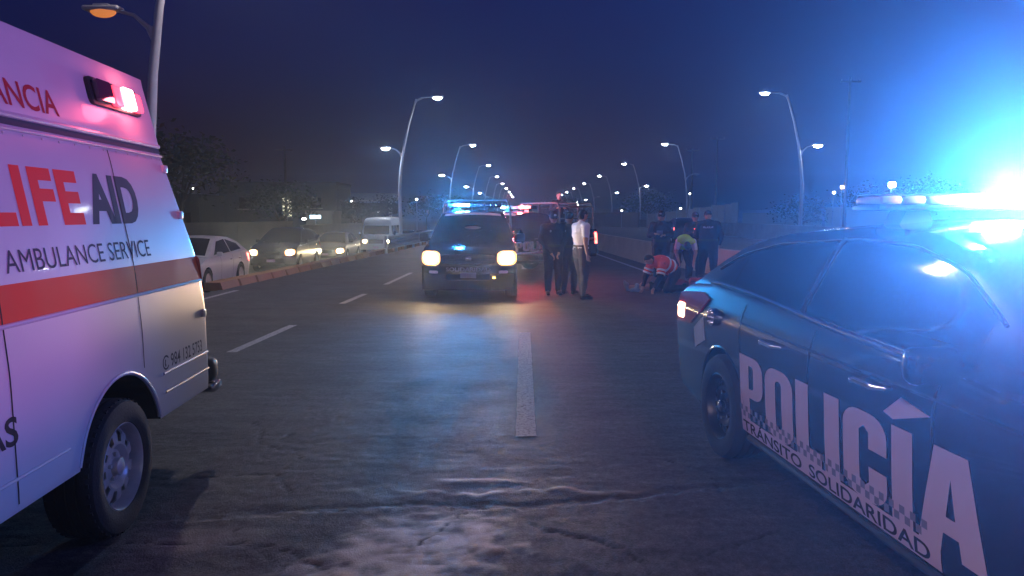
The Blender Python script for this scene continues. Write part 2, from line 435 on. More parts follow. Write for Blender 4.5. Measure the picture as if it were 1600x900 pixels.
class Shell:
    """a car body: rear at +y, front at -y, left side at +x"""
    def __init__(s, yr, yf, hw, T, B, sec, offR=None, offF=None, crown=.03, plan=None, reach=.7):
        s.yr, s.yf, s.hw0, s.T, s.B, s.sec, s.crown, s.reach = yr, yf, hw, T, B, sec, crown, reach
        s.offR = offR or (lambda x,z: .16*abs(x/hw)**3); s.offF = offF or (lambda x,z: .25*abs(x/hw)**3)
        s.plan = plan or (lambda y: 1.0)
    def hw(s, y, z): return s.hw0*s.sec(z)*s.plan(y)
    def bend(s, x, y, z):
        wr = max(0, 1-(s.yr-y)/s.reach)**2; wf = max(0, 1-(y-s.yf)/s.reach)**2
        return (x, y - wr*s.offR(x,z) + wf*s.offF(x,z), z)
    def side(s, sg):
        f = lambda y, z: s.bend(sg*s.hw(y,z), y, z)
        f.sg = sg; return f
    def front(s): return lambda x, z: s.bend(x, s.yf, z)
    def rear(s):
        f = lambda x, z: s.bend(x, s.yr, z)
        f.sg = -1; return f
    def top(s): return lambda x, y: s.bend(x, y, s.T(y)+s.crown*(1-(x/s.hw(y,s.T(y)))**2))
    def mesh(s, nx=12, ny=60, nz=16, arches=(), Ra=.42, ex=.3, za=.33):
        def fn(a,b,c):
            y = s.yr+(s.yf-s.yr)*b; Tz = s.T(y); Bz = s.B(y) if callable(s.B) else s.B
            z = Bz+(Tz-Bz)*c; x = a*s.hw(y,z)
            z2 = z + (s.crown*(1-a*a) if c > .999 else s.crown*(1-a*a)*c**6)
            return s.bend(x, y, z2)
        me = boxgrid(nx, ny, nz, fn).mesh('body')
        bm = bmesh.new(); bm.from_mesh(me)
        es = [e for e in bm.edges if len(e.link_faces) == 2 and e.calc_face_angle(0) > 1.0]
        bmesh.ops.bevel(bm, geom=es, offset=.022, segments=2, profile=.5, affect='EDGES', clamp_overlap=True)
        bm.to_mesh(me); bm.free()
        if arches:
            cs = []
            for ya in arches:
                for sg in (-1,1):
                    c = MB(); pts = [(ya+Ra*math.cos(2*PI*k/40), za+Ra*math.sin(2*PI*k/40)) for k in range(40)]
                    a, b = sorted((sg*(s.hw0-ex), sg*(s.hw0+.2))); c.prism(pts, 'x', a, b); cs.append(c.mesh('c'))
            me = cut(me, cs)
            me.materials.clear(); me.materials.append(PAL['dark']); me.materials.clear()
            for p in me.polygons:
                c = p.center; p.material_index = 0
                for ya in arches:
                    d = math.hypot(c.y-ya, c.z-za)
                    if d < Ra+.004 and abs(c.x) > s.hw0-ex-.01 and abs(c.x) < s.hw0-.012: p.material_index = 1
        return me

class House:
    """greenhouse on top of a shell"""
    def __init__(s, yr, yf, R, base, hwz, crown=.05):
        s.yr, s.yf, s.R, s.base, s.hwz, s.crown = yr, yf, R, base, hwz, crown
    def side(s, sg):
        f = lambda y, z: (sg*s.hwz(z), y, z)
        f.sg = sg; return f
    def top(s):
        return lambda x, y: (x, y, s.R(y)+s.crown*max(0,1-(x/s.hwz(s.R(y)))**2))
    def mesh(s, nx=12, ny=48, nz=8):
        def fn(a,b,c):
            y = s.yr+(s.yf-s.yr)*b; z0 = s.base(y)-.04; z1 = max(s.R(y), z0+.01); z = z0+(z1-z0)*c
            return (a*s.hwz(z), y, z+(s.crown*(1-a*a) if c > .999 else 0))
        me = boxgrid(nx, ny, nz, fn).mesh('greenhouse')
        bm = bmesh.new(); bm.from_mesh(me)
        es = [e for e in bm.edges if len(e.link_faces) == 2 and e.calc_face_angle(0) > .9 and min(v.co.z - s.base(v.co.y) for v in e.verts) > .03]
        bmesh.ops.bevel(bm, geom=es, offset=.03, segments=2, profile=.5, affect='EDGES', clamp_overlap=True)
        bm.to_mesh(me); bm.free(); return me

def light_bar(parent, loc, half, on, rz=0, name='light_bar'):
    """roof beacon: base rail with lens modules; on: {module index: material key}"""
    b = MB(); b.rbox((0,0,.012), (2*half, .26, .03), .012); b.rbox((0,0,.078), (2*half-.03, .20, .010), .004)
    for sx in (-half*.62, half*.62): b.prism([(sx-.10,-.09),(sx+.10,-.09),(sx+.06,0),(sx-.06,0)], 'y', -.07, .07)
    o = obj(name, b, PAL['plastic'], parent); o.location = loc; o.rotation_euler = (0,0,rz)
    n = 10; w = (2*half-.02)/n
    for k in range(n):
        m = MB(); x = -half+.01+w*(k+.5); m.rbox((x,0,.050), (w*.94, .235, .044), .016, seg=3)
        obj('beacon_lens', m, PAL[on.get(k, 'lens_pink' if k < n//2 else 'lens_clear')], o)
    return o

def front_lamps(root, sh, x, z, w, h, on=True, slant=0.):
    for sg in (-1,1):
        me = poly2d([(sg*x+p[0], z+p[1]+slant*sg*p[0]) for p in rounded(-w/2,w/2,-h/2,h/2,min(w,h)*.38)])
        o = obj('headlight', slab(me, sh.front(), .06, .05, .012, .03), PAL['head_glow' if on else 'lens_clear'], root)
        if on:
            me = poly2d([(sg*x+p[0], z+p[1]) for p in rounded(-w*.34,w*.34,-h*.36,h*.36,h*.34)])
            obj('bulb_or_glint', slab(me, sh.front(), .06, .05, .018, .008), PAL['head_on'], o)

def strip(fn, pts, w, off=.003):
    """thin dark gap along a polyline in surface coordinates"""
    rs = MB(); vs=[]; fs=[]
    for (a,b) in zip(pts[:-1], pts[1:]):
        d = (Vector(b)-Vector(a)); n = Vector((-d.y,d.x)).normalized()*w/2; k=len(vs)
        vs += [(a[0]+n.x,a[1]+n.y,0),(b[0]+n.x,b[1]+n.y,0),(b[0]-n.x,b[1]-n.y,0),(a[0]-n.x,a[1]-n.y,0)]; fs.append((k,k+1,k+2,k+3))
    me = bpy.data.meshes.new('p'); me.from_pydata(vs, [], fs); return drape(me, fn, .08, .05, off)

# ================================================================ ambulance
def build_ambulance(loc, rz):
    P = PAL
    root = thing('ambulance', 'white high-roofed ambulance van with red side stripe, cropped by the left edge', 'ambulance', loc, rz)
    lean = pl([(.3,.02),(.5,0),(1.0,.004),(1.35,.03),(1.9,.125),(2.0,.15),(2.43,.24)], .05)
    rear = pl([(.3,.02),(.6,0),(1.1,.01),(1.3,.05),(1.95,.32),(2.43,.37)], .06)
    HW = .99
    sh = Shell(1.42, -4.1, HW, lambda y: 2.03, lambda y: .47, lambda z: 1-lean(z)/HW, offR=lambda x,z: rear(z)+.10*abs(x/HW)**4, offF=lambda x,z: max(0,(z-1.0))*.75+.2*abs(x/HW)**3, crown=.02, reach=.9)
    obj('body', sh.mesh(12, 110, 56, arches=(.10,-3.1), Ra=.455, za=.36, ex=.42), [P['white'], P['dark']], root)
    fr = Shell(1.42, -3.4, HW, pl([(-3.4,2.2),(-3.0,2.42),(-2.6,2.45),(1.5,2.43)]), 2.035, lambda z: 1-(lean(z)-.012)/HW, offR=lambda x,z: rear(z)+.10*abs(x/HW)**4, offF=lambda x,z: max(0,(z-2.0))*1.5+.3*abs(x/HW)**3, crown=.09, reach=.9)
    obj('roof_extension', fr.mesh(12, 60, 8), P['amb_roof'], root)
    S = sh.side(1); S2 = fr.side(1)
    # roof joint: gutter rails
    for z, r in ((2.035,.014),(1.975,.008)):
        obj('roof_rail', MB().tube([Vector(S(y,z))+Vector((.006,0,0)) for y in np.linspace(-2.6,1.42,30)], r, 8), P['white'], root)
    obj('gutter_gap', drape(rects2d([(-2.6,1.42,1.99,2.022)]), S, .1, .02, .004), P['grey_print'], root)
    # stripe, letters
    obj('red_stripe', drape(rects2d([(-3.0,1.418,1.20,1.352)]), S, .08, .03, .0010), P['red_vinyl'], root)
    obj('lettering', drape(fit(curve2d(text='AMBULANCIA', bold=.016), -1.08,-.05,2.075,2.19), S2, .08, .03, .0012), P['maroon_print'], root)
    obj('lettering', drape(fit(curve2d(text='LIFE', bold=.04, spacing=1.10), -.76,-.035,1.575,1.825), S, .08, .03, .0009), P['red_print'], root)
    obj('lettering', drape(fit(curve2d(text='AID', bold=.045, spacing=.98), .03,.575,1.575,1.825), S, .08, .03, .0009), P['grey_print'], root)
    obj('lettering', drape(fit(curve2d(text='AMBULANCE SERVICE', bold=0), -.72,.60,1.392,1.483), S, .08, .03, .0009), P['grey_print'], root)
    obj('lettering', drape(fit(curve2d(text='984 132 5753', bold=.008), .72,1.30,.735,.812), S, .08, .03, .0009), P['grey_print'], root)
    ph = curve2d(splines=[[(.5+.5*math.cos(a), .5+.5*math.sin(a)) for a in np.linspace(.6,5.7,20)]+[(.5+.38*math.cos(a), .5+.38*math.sin(a)) for a in np.linspace(5.7,.6,20)],
                          [(.34,.25),(.28,.45),(.34,.68),(.44,.75),(.50,.62),(.44,.56),(.42,.46),(.46,.38),(.52,.36),(.48,.22)]])
    obj('phone_symbol', drape(fit(ph, .60,.69,.730,.815), S, .08, .03, .0009), P['grey_print'], root)
    obj('lettering', drape(fit(curve2d(text='EMERGENCIAS', bold=.02), -2.0,-.775,.735,.85), S, .08, .03, .0009), P['black_print'], root)
    # ridges and moulding
    for z, y0 in ((1.195,-2.5),(.715,.60),(.605,.62)):
        obj('side_moulding', MB().tube([Vector(S(y,z)) for y in np.linspace(y0,1.415,20)], .010, 8), P['white'], root)
    obj('side_moulding', MB().tube([Vector(S(y,.60)) for y in np.linspace(-2.5,-.42,20)], .008, 8), P['white'], root)
    for pts in ([(.36,.80),(.36,1.96)], [(-.80,.50),(-.80,1.96)], [(-2.4,.50),(-2.4,1.9)]):
        obj('panel_gap', strip(S, pts, .009, .0012), P['seam'], root)
    # rear wheel lip
    arc = [(.10+.458*math.cos(a), .36+.458*math.sin(a)) for a in np.linspace(.28, PI-.28, 28)]
    obj('arch_lip', MB().tube([Vector(S(y,z))+Vector((-.004,0,0)) for y,z in arc], .012, 8), P['white'], root)
    # high side window sliver at the picture's edge
    obj('side_window', slab(poly2d(rounded(-1.5,-.83,2.17,2.30,.03)), S2, .08,.04,.004,.012), P['lens_clear'], root)
    # perimeter lights
    u = obj('light_housing', slab(poly2d(rounded(.28,.93,2.185,2.325,.03)), S2, .05,.04,.02,.03), P['plastic'], root)
    obj('warning_light', slab(poly2d(rounded(.305,.47,2.20,2.31,.02)), S2, .05,.04,.05,.04), P['lens_dark'], u)
    obj('warning_light', slab(poly2d(rounded(.50,.60,2.20,2.31,.02)), S2, .05,.04,.045,.04), P['red_on'], u)
    obj('warning_light', slab(poly2d(rounded(.60,.76,2.197,2.313,.02)), S2, .05,.04,.052,.04), P['red_core'], u)
    obj('warning_light', slab(poly2d(rounded(.78,.90,2.20,2.30,.02)), S2, .05,.04,.045,.04), P['red_on'], u)
    sc_ = MB()
    for k in range(26): sc_.ball(Vector(S(-2.2+k*.14, 1.955))+Vector((.001,0,0)), (.004,.007,.007), 6, 4)
    o_ = obj('rivets', sc_, P['steel'], root); o_['kind'] = 'stuff'
    for z in (.98,1.9,1.62): obj('hinge', MB().rbox(Vector(S(1.36,z)), (.03,.07,.05), .01), P['white'], root)
    obj('tail_light', slab(poly2d(rounded(-.97,-.85,.75,1.35,.03)), sh.rear(), .04,.06,.015,.03), P['lens_red'], root)
    obj('tail_light', slab(poly2d(rounded(.85,.97,.75,1.35,.03)), sh.rear(), .04,.06,.015,.03), P['lens_red'], root)
    obj('rear_door_window', slab(poly2d(rounded(-.62,-.06,1.35,1.85,.05)), sh.rear(), .06,.06,.01,.02), P['glass'], root)
    obj('rear_door_window', slab(poly2d(rounded(.06,.62,1.35,1.85,.05)), sh.rear(), .06,.06,.01,.02), P['glass'], root)
    b = MB(); b.rbox((0,1.47,.56), (1.98,.16,.17), .05, seg=3); obj('rear_bumper', b, P['plastic'], root)
    st = MB(); st.rbox((0,1.55,.46), (1.5,.22,.035), .01)
    for k in range(14): st.tube([(-.7+k*.108,1.46,.482),(-.7+k*.108,1.65,.482)], .008, 6)
    st.rbox((.93,1.51,.44), (.12,.16,.07), .02)
    obj('step', st, P['chrome'], root)
    un = MB(); un.rbox((0,-1.3,.42), (1.2,4.6,.16), .03); obj('chassis', un, P['dark'], root)
    for y in (.10,-3.1):
        wheel(root, .865, y, .345, .345, .235, 1, 'van'); wheel(root, -.865, y, .345, .345, .235, -1, 'van')
    obj('windscreen', slab(poly2d(rounded(-.8,.8,1.35,1.95,.08)), sh.front(), .08,.06,.01,.02), P['glass'], root)
    obj('side_window', slab(poly2d(rounded(-3.15,-2.45,1.32,1.85,.06)), S, .08,.05,.006,.015), P['glass'], root)
    front_lamps(root, sh, .75, .85, .3, .22, on=False)
    lamp('warning_lamp_light', Vector(S2(.68,2.26))+Vector((.16,0,0)), 'POINT', 2.2, (1.0,.10,.14), root, .06)
    return root

# ================================================================ police saloon
def build_police_sedan(loc, rz):
    P = PAL
    root = thing('police_sedan', 'dark blue police saloon lettered down its side, cropped by the right edge', 'police car', loc, rz)
    sec = pl([(.2,.935),(.32,.965),(.55,.985),(.80,1.0),(.92,.998),(1.0,.975),(1.12,.925)], .02)
    T = pl([(-3.95,.72),(-3.6,.84),(-2.7,.97),(-2.2,1.02),(-1.45,1.05),(-.3,1.115),(.3,1.13),(.8,1.10),(1.0,1.06),(1.1,.98)], .06)
    HW = .95
    sh = Shell(1.10, -3.95, HW, T, pl([(-4,.22),(.45,.23),(1.1,.32)]), sec, offR=lambda x,z: .17*abs(x/HW)**3+.10*max(0,abs(z-.80)-.15), offF=lambda x,z: .35*abs(x/HW)**3, crown=.03)
    obj('body', sh.mesh(14, 110, 26, arches=(0,-3.05), Ra=.395, za=.345, ex=.36), [P['navy'], P['dark']], root)
    R = pl([(.78,1.10),(.45,1.29),(.15,1.42),(-.3,1.505),(-1.1,1.56),(-1.6,1.545),(-2.0,1.47),(-2.35,1.30),(-2.85,1.0)], .07)
    hwz = pl([(1.0,.875),(1.12,.86),(1.45,.68),(1.55,.58),(1.6,.55)], .03)
    gh = House(.78, -2.85, R, T, hwz, .045)
    obj('roof', gh.mesh(14, 60, 10), P['navy'], root)
    S = sh.side(-1); GS = gh.side(-1)
    for sg in (-1,1):
        g = gh.side(sg)
        def lim(y): return R(y)-.075
        def wpoly(ya, yb, n=14):
            ys = np.linspace(ya, yb, n); return [(y, max(T(y)+.035, lim(y))) for y in ys]+[(yb, T(yb)+.03),(ya, T(ya)+.03)]
        obj('quarter_window', slab(poly2d([(.36,T(.36)+.035),(.06,T(.06)+.03),(.06,lim(.06)-.02),(.16,lim(.16)-.04)]), g, .06,.04,.006,.012), P['glass'], root)
        obj('rear_side_window', slab(poly2d(wpoly(.01,-.92)), g, .06,.04,.006,.012), P['glass'], root)
        obj('front_side_window', slab(poly2d(wpoly(-1.02,-2.30)), g, .06,.04,.006,.012), P['glass'], root)
        # pillar strip, chrome belt line and frame line
        obj('pillar_trim', MB().tube([Vector(g(-.97,z)) for z in np.linspace(T(-.97)+.02, lim(-.97)+.02, 8)], .016, 6), P['plastic'], root)
        obj('belt_trim', MB().tube([Vector(g(y, T(y)+.018))+Vector((sg*.012,0,0)) for y in np.linspace(.42,-2.45,30)], .011, 8), P['chrome'], root)
        obj('window_frame', MB().tube([Vector(g(y, max(T(y)+.03, lim(y)+.012)))+Vector((sg*.004,0,0)) for y in np.linspace(.42,-2.35,36)], .008, 6), P['plastic'], root)
        s = sh.side(sg)
        for pts in ([(-.36,.62),(-.30,1.06)], [(-.36,.62),(-.46,.28)], [(-1.22,.27),(-1.22,1.04)], [(-2.20,.27),(-2.20,1.0)], [(-.46,.28),(-2.2,.27)]):
            obj('door_gap', strip(s, pts, .013), P['seam'], root)
        for y in (-.80,-1.78):
            h = MB(); a = Vector(s(y,.90)); h.tube([a+Vector((-sg*.01,.10,0)), a+Vector((sg*.035,.07,.004)), a+Vector((sg*.04,-.07,.004)), a+Vector((-sg*.01,-.10,0))], [.012,.016,.016,.012], 10)
            h.ball(a+Vector((sg*.012,.135,-.012)), (.012,.014,.014))
            obj('door_handle', h, P['chrome'], root)
        # shoulder crease
        obj('body_crease', MB().tube([Vector(s(y,.955+.01*y))+Vector((-sg*.004,0,0)) for y in np.linspace(-.30,-3.2,40)], .009, 6), P['navy'], root)
        arc = [(.40*math.cos(a), .345+.40*math.sin(a)) for a in np.linspace(.0, PI, 30)]
        obj('arch_lip', MB().tube([Vector(s(y,z))+Vector((-sg*.006,0,0)) for y,z in arc], .010, 6), P['navy'], root)
        obj('side_skirt', MB().tube([Vector(s(y,.25)) for y in np.linspace(-.42,-2.6,12)], .022, 8), P['plastic'], root)
        # tail lamps wrapping round the corner
        tl = obj('tail_light', slab(poly2d([(.30,1.03),(.46,1.065),(1.06,1.02),(1.085,.80),(.62,.82),(.40,.93)]), s, .05,.04,.010,.02), P['lens_red'], root)
        obj('bulb_or_glint', slab(poly2d(rounded(.80,1.0,.84,.95,.03)), s, .05,.04,.016,.01), P['tail_glint'], tl)  # glowing patch stands in for headlights reflected in the lens
        obj('reverse_lamp', slab(poly2d([(.30,.74),(.34,.90),(.52,.80),(.50,.66)]), s, .05,.04,.008,.016), P['lens_clear'], root)
        m = MB(); m.rbox((sg*1.02,-2.28,1.08), (.20,.10,.14), .04, seg=3); m.tube([(sg*.86,-2.28,1.05),(sg*.98,-2.28,1.06)], .02, 8)
        obj('wing_mirror', m, P['navy'], root)
    # fuel cap, standing open
    f = MB(); a = Vector(S(.12,.93)); f.tube([a+Vector((.01,0,0)), a+Vector((-.03,0,0))], [.060,.060], 20)
    for k in range(8): f.ball(a+Vector((-.032,.045*math.cos(k*PI/4),.045*math.sin(k*PI/4))), .012, 8, 5)
    f.ball(a+Vector((-.035,0,0)), .022, 10, 6); obj('fuel_cap', f, P['chrome'], root)
    # print: POLICÍA in heavy capitals with a band under it, both sides
    for sg in (-1,1):
        s = sh.side(sg); flip = (lambda u,v,s=s: s(-u,v)) if sg < 0 else (lambda u,v,s=s: s(u,v))
        u0, u1 = (.34, 2.50) if sg < 0 else (-2.50,-.34)
        me = heavy('POLICÍA'); c = np.empty(len(me.vertices)*3); me.vertices.foreach_get('co', c); c = c.reshape(-1,3)
        w = c[:,0].max(); c[:,0] = u0+c[:,0]/w*(u1-u0); c[:,1] = .375+c[:,1]*.395; me.vertices.foreach_set('co', c.ravel())
        obj('lettering', drape(me, flip, .07, .03, .0035), P['police_print'], root)
        obj('print_band', drape(rects2d([(u0,u1-.25,.285,.3755)]), flip, .07, .03, .0035), P['police_print'], root)
        rs = []
        for k in range(int((u1-u0-.3)/.036)):
            for r in range(2):
                if (k+r)%2: rs.append((u0+.036*k, u0+.036*(k+1), .385+.034*r, .385+.034*(r+1)))
        obj('checker_band', drape(rects2d(rs), flip, .07, .03, .0055), P['check'], root)
        obj('lettering', drape(fit(curve2d(text='TRÁNSITO', bold=.018), u0+.03, u0+.80,.295,.378), flip, .07, .03, .0055), P['black_print'], root)
        obj('lettering', drape(fit(curve2d(text='SOLIDARIDAD', bold=.018), u0+.88, u0+1.85,.295,.362), flip, .07, .03, .0055), P['black_print'], root)
    obj('rear_window', slab(poly2d([(-.66,.68),(.66,.68),(.54,.02),(-.54,.02)]), gh.top(), .08,.06,.006,.012), P['glass'], root)
    obj('windscreen', slab(poly2d([(-.52,-1.72),(.52,-1.72),(.74,-2.75),(-.74,-2.75)]), gh.top(), .08,.06,.006,.012), P['glass'], root)
    obj('boot_gap', strip(sh.top(), [(-.72,.80),(-.70,1.05)], .008), P['seam'], root); obj('boot_gap', strip(sh.top(), [(.72,.80),(.70,1.05)], .008), P['seam'], root)
    obj('licence_plate', slab(poly2d(rounded(-.17,.17,.62,.74,.01)), sh.rear(), .1,.1,.006,.006), P['plate'], root)
    front_lamps(root, sh, .68, .66, .34, .13, on=False)
    obj('grille', slab(poly2d(rounded(-.42,.42,.50,.72,.05)), sh.front(), .08,.05,.008,.02), P['plastic'], root)
    obj('chassis', MB().rbox((0,-1.5,.26), (1.3,4.3,.12), .03), P['dark'], root)
    for y in (0,-3.05):
        wheel(root, -.845, y, .345, .345, .225, -1, 'police'); wheel(root, .845, y, .345, .345, .225, 1, 'police')
    light_bar(root, (0,-1.12,1.645), .63, {3:'blue_on',4:'blue_core',5:'blue_core',6:'blue_core',7:'blue_core',8:'red_core',9:'red_on'})
    lamp('beacon_light', (-.02,-1.30,1.75), 'POINT', 200, (.08,.18,1.0), root, .09)
    lamp('beacon_beam', (-.05,-1.34,1.72), 'SPOT', 9500, (.04,.32,1.0), root, .09, spot=112, blend=.8, to=(-.5,-6,2.35))
    lamp('beacon_beam', (.50,-1.34,1.70), 'SPOT', 2600, (1.0,.07,.26), root, .08, spot=120, blend=.8, to=(.6,-6,.9))
    lamp('beacon_light', (.45,-1.30,1.75), 'POINT', 130, (1.0,.10,.24), root, .06)
    return root

# ================================================================ police pickup
def build_pickup(loc, rz, label, lit, on, text):
    P = PAL
    root = thing('police_pickup', label, 'pickup truck', loc, rz, 'police pickups with roll bars')
    HW = .90; sec = pl([(.3,.95),(.5,.985),(.85,1.0),(1.0,.985),(1.2,.95)], .03)
    T = pl([(-3.8,.84),(-3.65,.93),(-3.4,.98),(-2.6,1.08),(-1.5,1.10),(-.62,1.10),(-.60,1.20),(1.2,1.20)], .02)
    sh = Shell(1.15, -3.8, HW, T, .40, sec, offR=lambda x,z: .05*abs(x/HW)**4, offF=lambda x,z: .28*abs(x/HW)**3+.25*max(0,z-.88), crown=.025, reach=.6)
    obj('body', sh.mesh(12, 70, 16, arches=(0,-2.95), Ra=.43, za=.38, ex=.34), [P['navy'], P['dark']], root)
    R = pl([(-.60,1.08),(-.66,1.50),(-.90,1.66),(-1.5,1.69),(-2.0,1.65),(-2.25,1.50),(-2.85,1.06)], .04)
    hwz = pl([(1.0,.86),(1.1,.85),(1.55,.70),(1.7,.62)], .03)
    gh = House(-.60, -2.85, R, T, hwz, .04)
    obj('cab', gh.mesh(12, 50, 8), P['navy'], root)
    for sg in (-1,1):
        g = gh.side(sg); s = sh.side(sg)
        obj('side_window', slab(poly2d([(-.75,1.14),(-.78,1.54),(-1.45,1.58),(-1.45,1.14)]), g, .08,.05,.006,.012), P['glass'], root)
        obj('side_window', slab(poly2d([(-1.55,1.14),(-1.55,1.58),(-1.95,1.56),(-2.5,1.14)]), g, .08,.05,.006,.012), P['glass'], root)
        for pts in ([(-.66,.45),(-.66,1.08)], [(-1.5,.45),(-1.5,1.08)], [(-2.45,.55),(-2.45,1.06)]): obj('door_gap', strip(s, pts, .012), P['seam'], root)
        for y in (-.80,-1.62): obj('door_handle', MB().rbox(Vector(s(y,.98))+Vector((sg*.015,0,0)), (.03,.14,.03), .01), P['chrome'], root)
        flip = (lambda u,v,s=s: s(-u,v)) if sg < 0 else (lambda u,v,s=s: s(u,v))
        u0,u1 = (.72,2.42) if sg < 0 else (-2.42,-.72)
        me = heavy('POLICÍA'); c = np.empty(len(me.vertices)*3); me.vertices.foreach_get('co', c); c = c.reshape(-1,3)
        w = c[:,0].max(); c[:,0] = u0+c[:,0]/w*(u1-u0); c[:,1] = .66+c[:,1]*.25; me.vertices.foreach_set('co', c.ravel())
        obj('lettering', drape(me, flip, .1, .04, .005), P['police_print'], root)
        obj('print_band', drape(rects2d([(u0,u1,.575,.63)]), flip, .1, .04, .005), P['police_print'], root)
        m = MB(); m.rbox((sg*1.0,-2.42,1.16), (.19,.09,.17), .035, seg=2); m.tube([(sg*.85,-2.42,1.12),(sg*.97,-2.42,1.14)], .02, 8); obj('wing_mirror', m, P['plastic'], root)
        obj('tail_light', slab(poly2d(rounded(1.02,1.145,.78,1.12,.03)), s, .05,.06,.010,.03), P['tail_on' if lit == 'tail' else 'lens_red'], root)
        obj('arch_flare', MB().tube([Vector(s(.44*math.cos(a), .38+.44*math.sin(a))) for a in np.linspace(0,PI,24)], .02, 6), P['plastic'], root)
    for yw in (0,-2.95):
        wheel(root, .80, yw, .37, .37, .23, 1, 'police'); wheel(root, -.80, yw, .37, .37, .23, -1, 'police')
    obj('windscreen', slab(poly2d([(-.60,-2.02),(.60,-2.02),(.78,-2.78),(-.78,-2.78)]), gh.top(), .08,.06,.006,.012), P['glass'], root)
    obj('sun_strip', drape(poly2d([(-.58,-2.035),(.58,-2.035),(.595,-2.115),(-.595,-2.115)]), gh.top(), .08,.06,.008), P['police_print'], root)
    for sg in (-1,1): obj('wiper', MB().tube([gh.top()(sg*.1,-2.74), gh.top()(sg*.1+.32,-2.55)], .008, 6), P['plastic'], root)
    obj('roof_sticker', drape(poly2d([(.17*math.cos(a)+.02, -2.50+.045*math.sin(a)) for a in np.linspace(0,2*PI,20,endpoint=False)]), gh.top(), .08,.06,.009), P['check'], root)
    f = sh.front()
    gr = obj('grille', slab(poly2d(rounded(-.50,.50,.70,.88,.04)), f, .08,.05,.008,.02), P['plastic'], root)
    for z in (.735,.775,.815,.855): obj('grille_bar', MB().tube([Vector(f(x,z))+Vector((0,-.014,0)) for x in np.linspace(-.48,.48,12)], .007, 6), P['chrome'] if z in (.775,.855) else P['blacksteel'], gr)
    obj('emblem', MB().rbox(Vector(f(0,.79))+Vector((0,-.03,0)), (.11,.02,.07), .01), P['chrome'], gr)
    front_lamps(root, sh, .725, .80, .36, .27, on=(lit == 'head'))
    bmp = Shell(-3.62, -3.93, HW*.99, lambda y:.66, .20, lambda z: 1, offR=lambda x,z:0, offF=lambda x,z: .26*abs(x/HW)**3+.04*abs(z-.5)/.16, crown=0, reach=.3)
    obj('front_bumper', bmp.mesh(14, 6, 6), P['navy'], root)
    obj('lettering', drape(fit(curve2d(text=text, bold=.02), -.42,.42,.565,.635), bmp.front(), .08,.05,.006), P['check'], root)
    obj('lower_grille', slab(poly2d(rounded(-.42,.42,.40,.52,.03)), bmp.front(), .08,.05,.006,.015), P['dark'], root)
    for sg in (-1,1):
        obj('fog_lamp', slab(poly2d(rounded(sg*.66-.085,sg*.66+.085,.52,.57,.02)), bmp.front(), .05,.05,.012,.02), P['plate'], root)
    obj('licence_plate', slab(poly2d(rounded(-.15,.15,.44,.54,.01)), bmp.front(), .1,.1,.012,.006), P['check'], root)
    obj('marker_lamp', slab(poly2d(rounded(.46,.51,.43,.46,.01)), bmp.front(), .05,.05,.012,.01), P['amber_on'], root)
    rb = MB(); rb.rbox((0,1.20,.55), (1.7,.12,.16), .04); obj('rear_bumper', rb, P['plastic'], root)
    obj('tailgate', MB().rbox((0,1.155,.88), (1.45,.03,.42), .01), P['navy'], root)
    # roll cage over the bed
    c = MB()
    for y in (-.50,.35,1.02):
        c.tube([(-.80,y,1.20),(-.78,y,1.80),(-.70,y,1.96),(.70,y,1.96),(.78,y,1.80),(.80,y,1.20)], .024, 8)
    for x in (-.76,.76):
        c.tube([(x,-.50,1.86),(x,1.02,1.86)], .020, 8); c.tube([(x,-.50,1.52),(x,1.02,1.52)], .016, 8)
    obj('roll_cage', c, P['cage'], root)
    bed = MB(); bed.box((0,.25,1.225),(1.50,1.5,.01)); obj('bed_floor', bed, P['dark'], root)
    obj('bench', MB().rbox((0,.3,1.32),(.5,1.3,.18),.03), P['plastic'], root)
    obj('chassis', MB().rbox((0,-1.3,.36),(1.2,4.2,.14),.03), P['dark'], root)
    obj('valance', MB().rbox((0,-3.5,.28),(1.5,.2,.2),.03), P['plastic'], root)
    light_bar(root, (0,-1.35,1.79), .60, on)
    return root

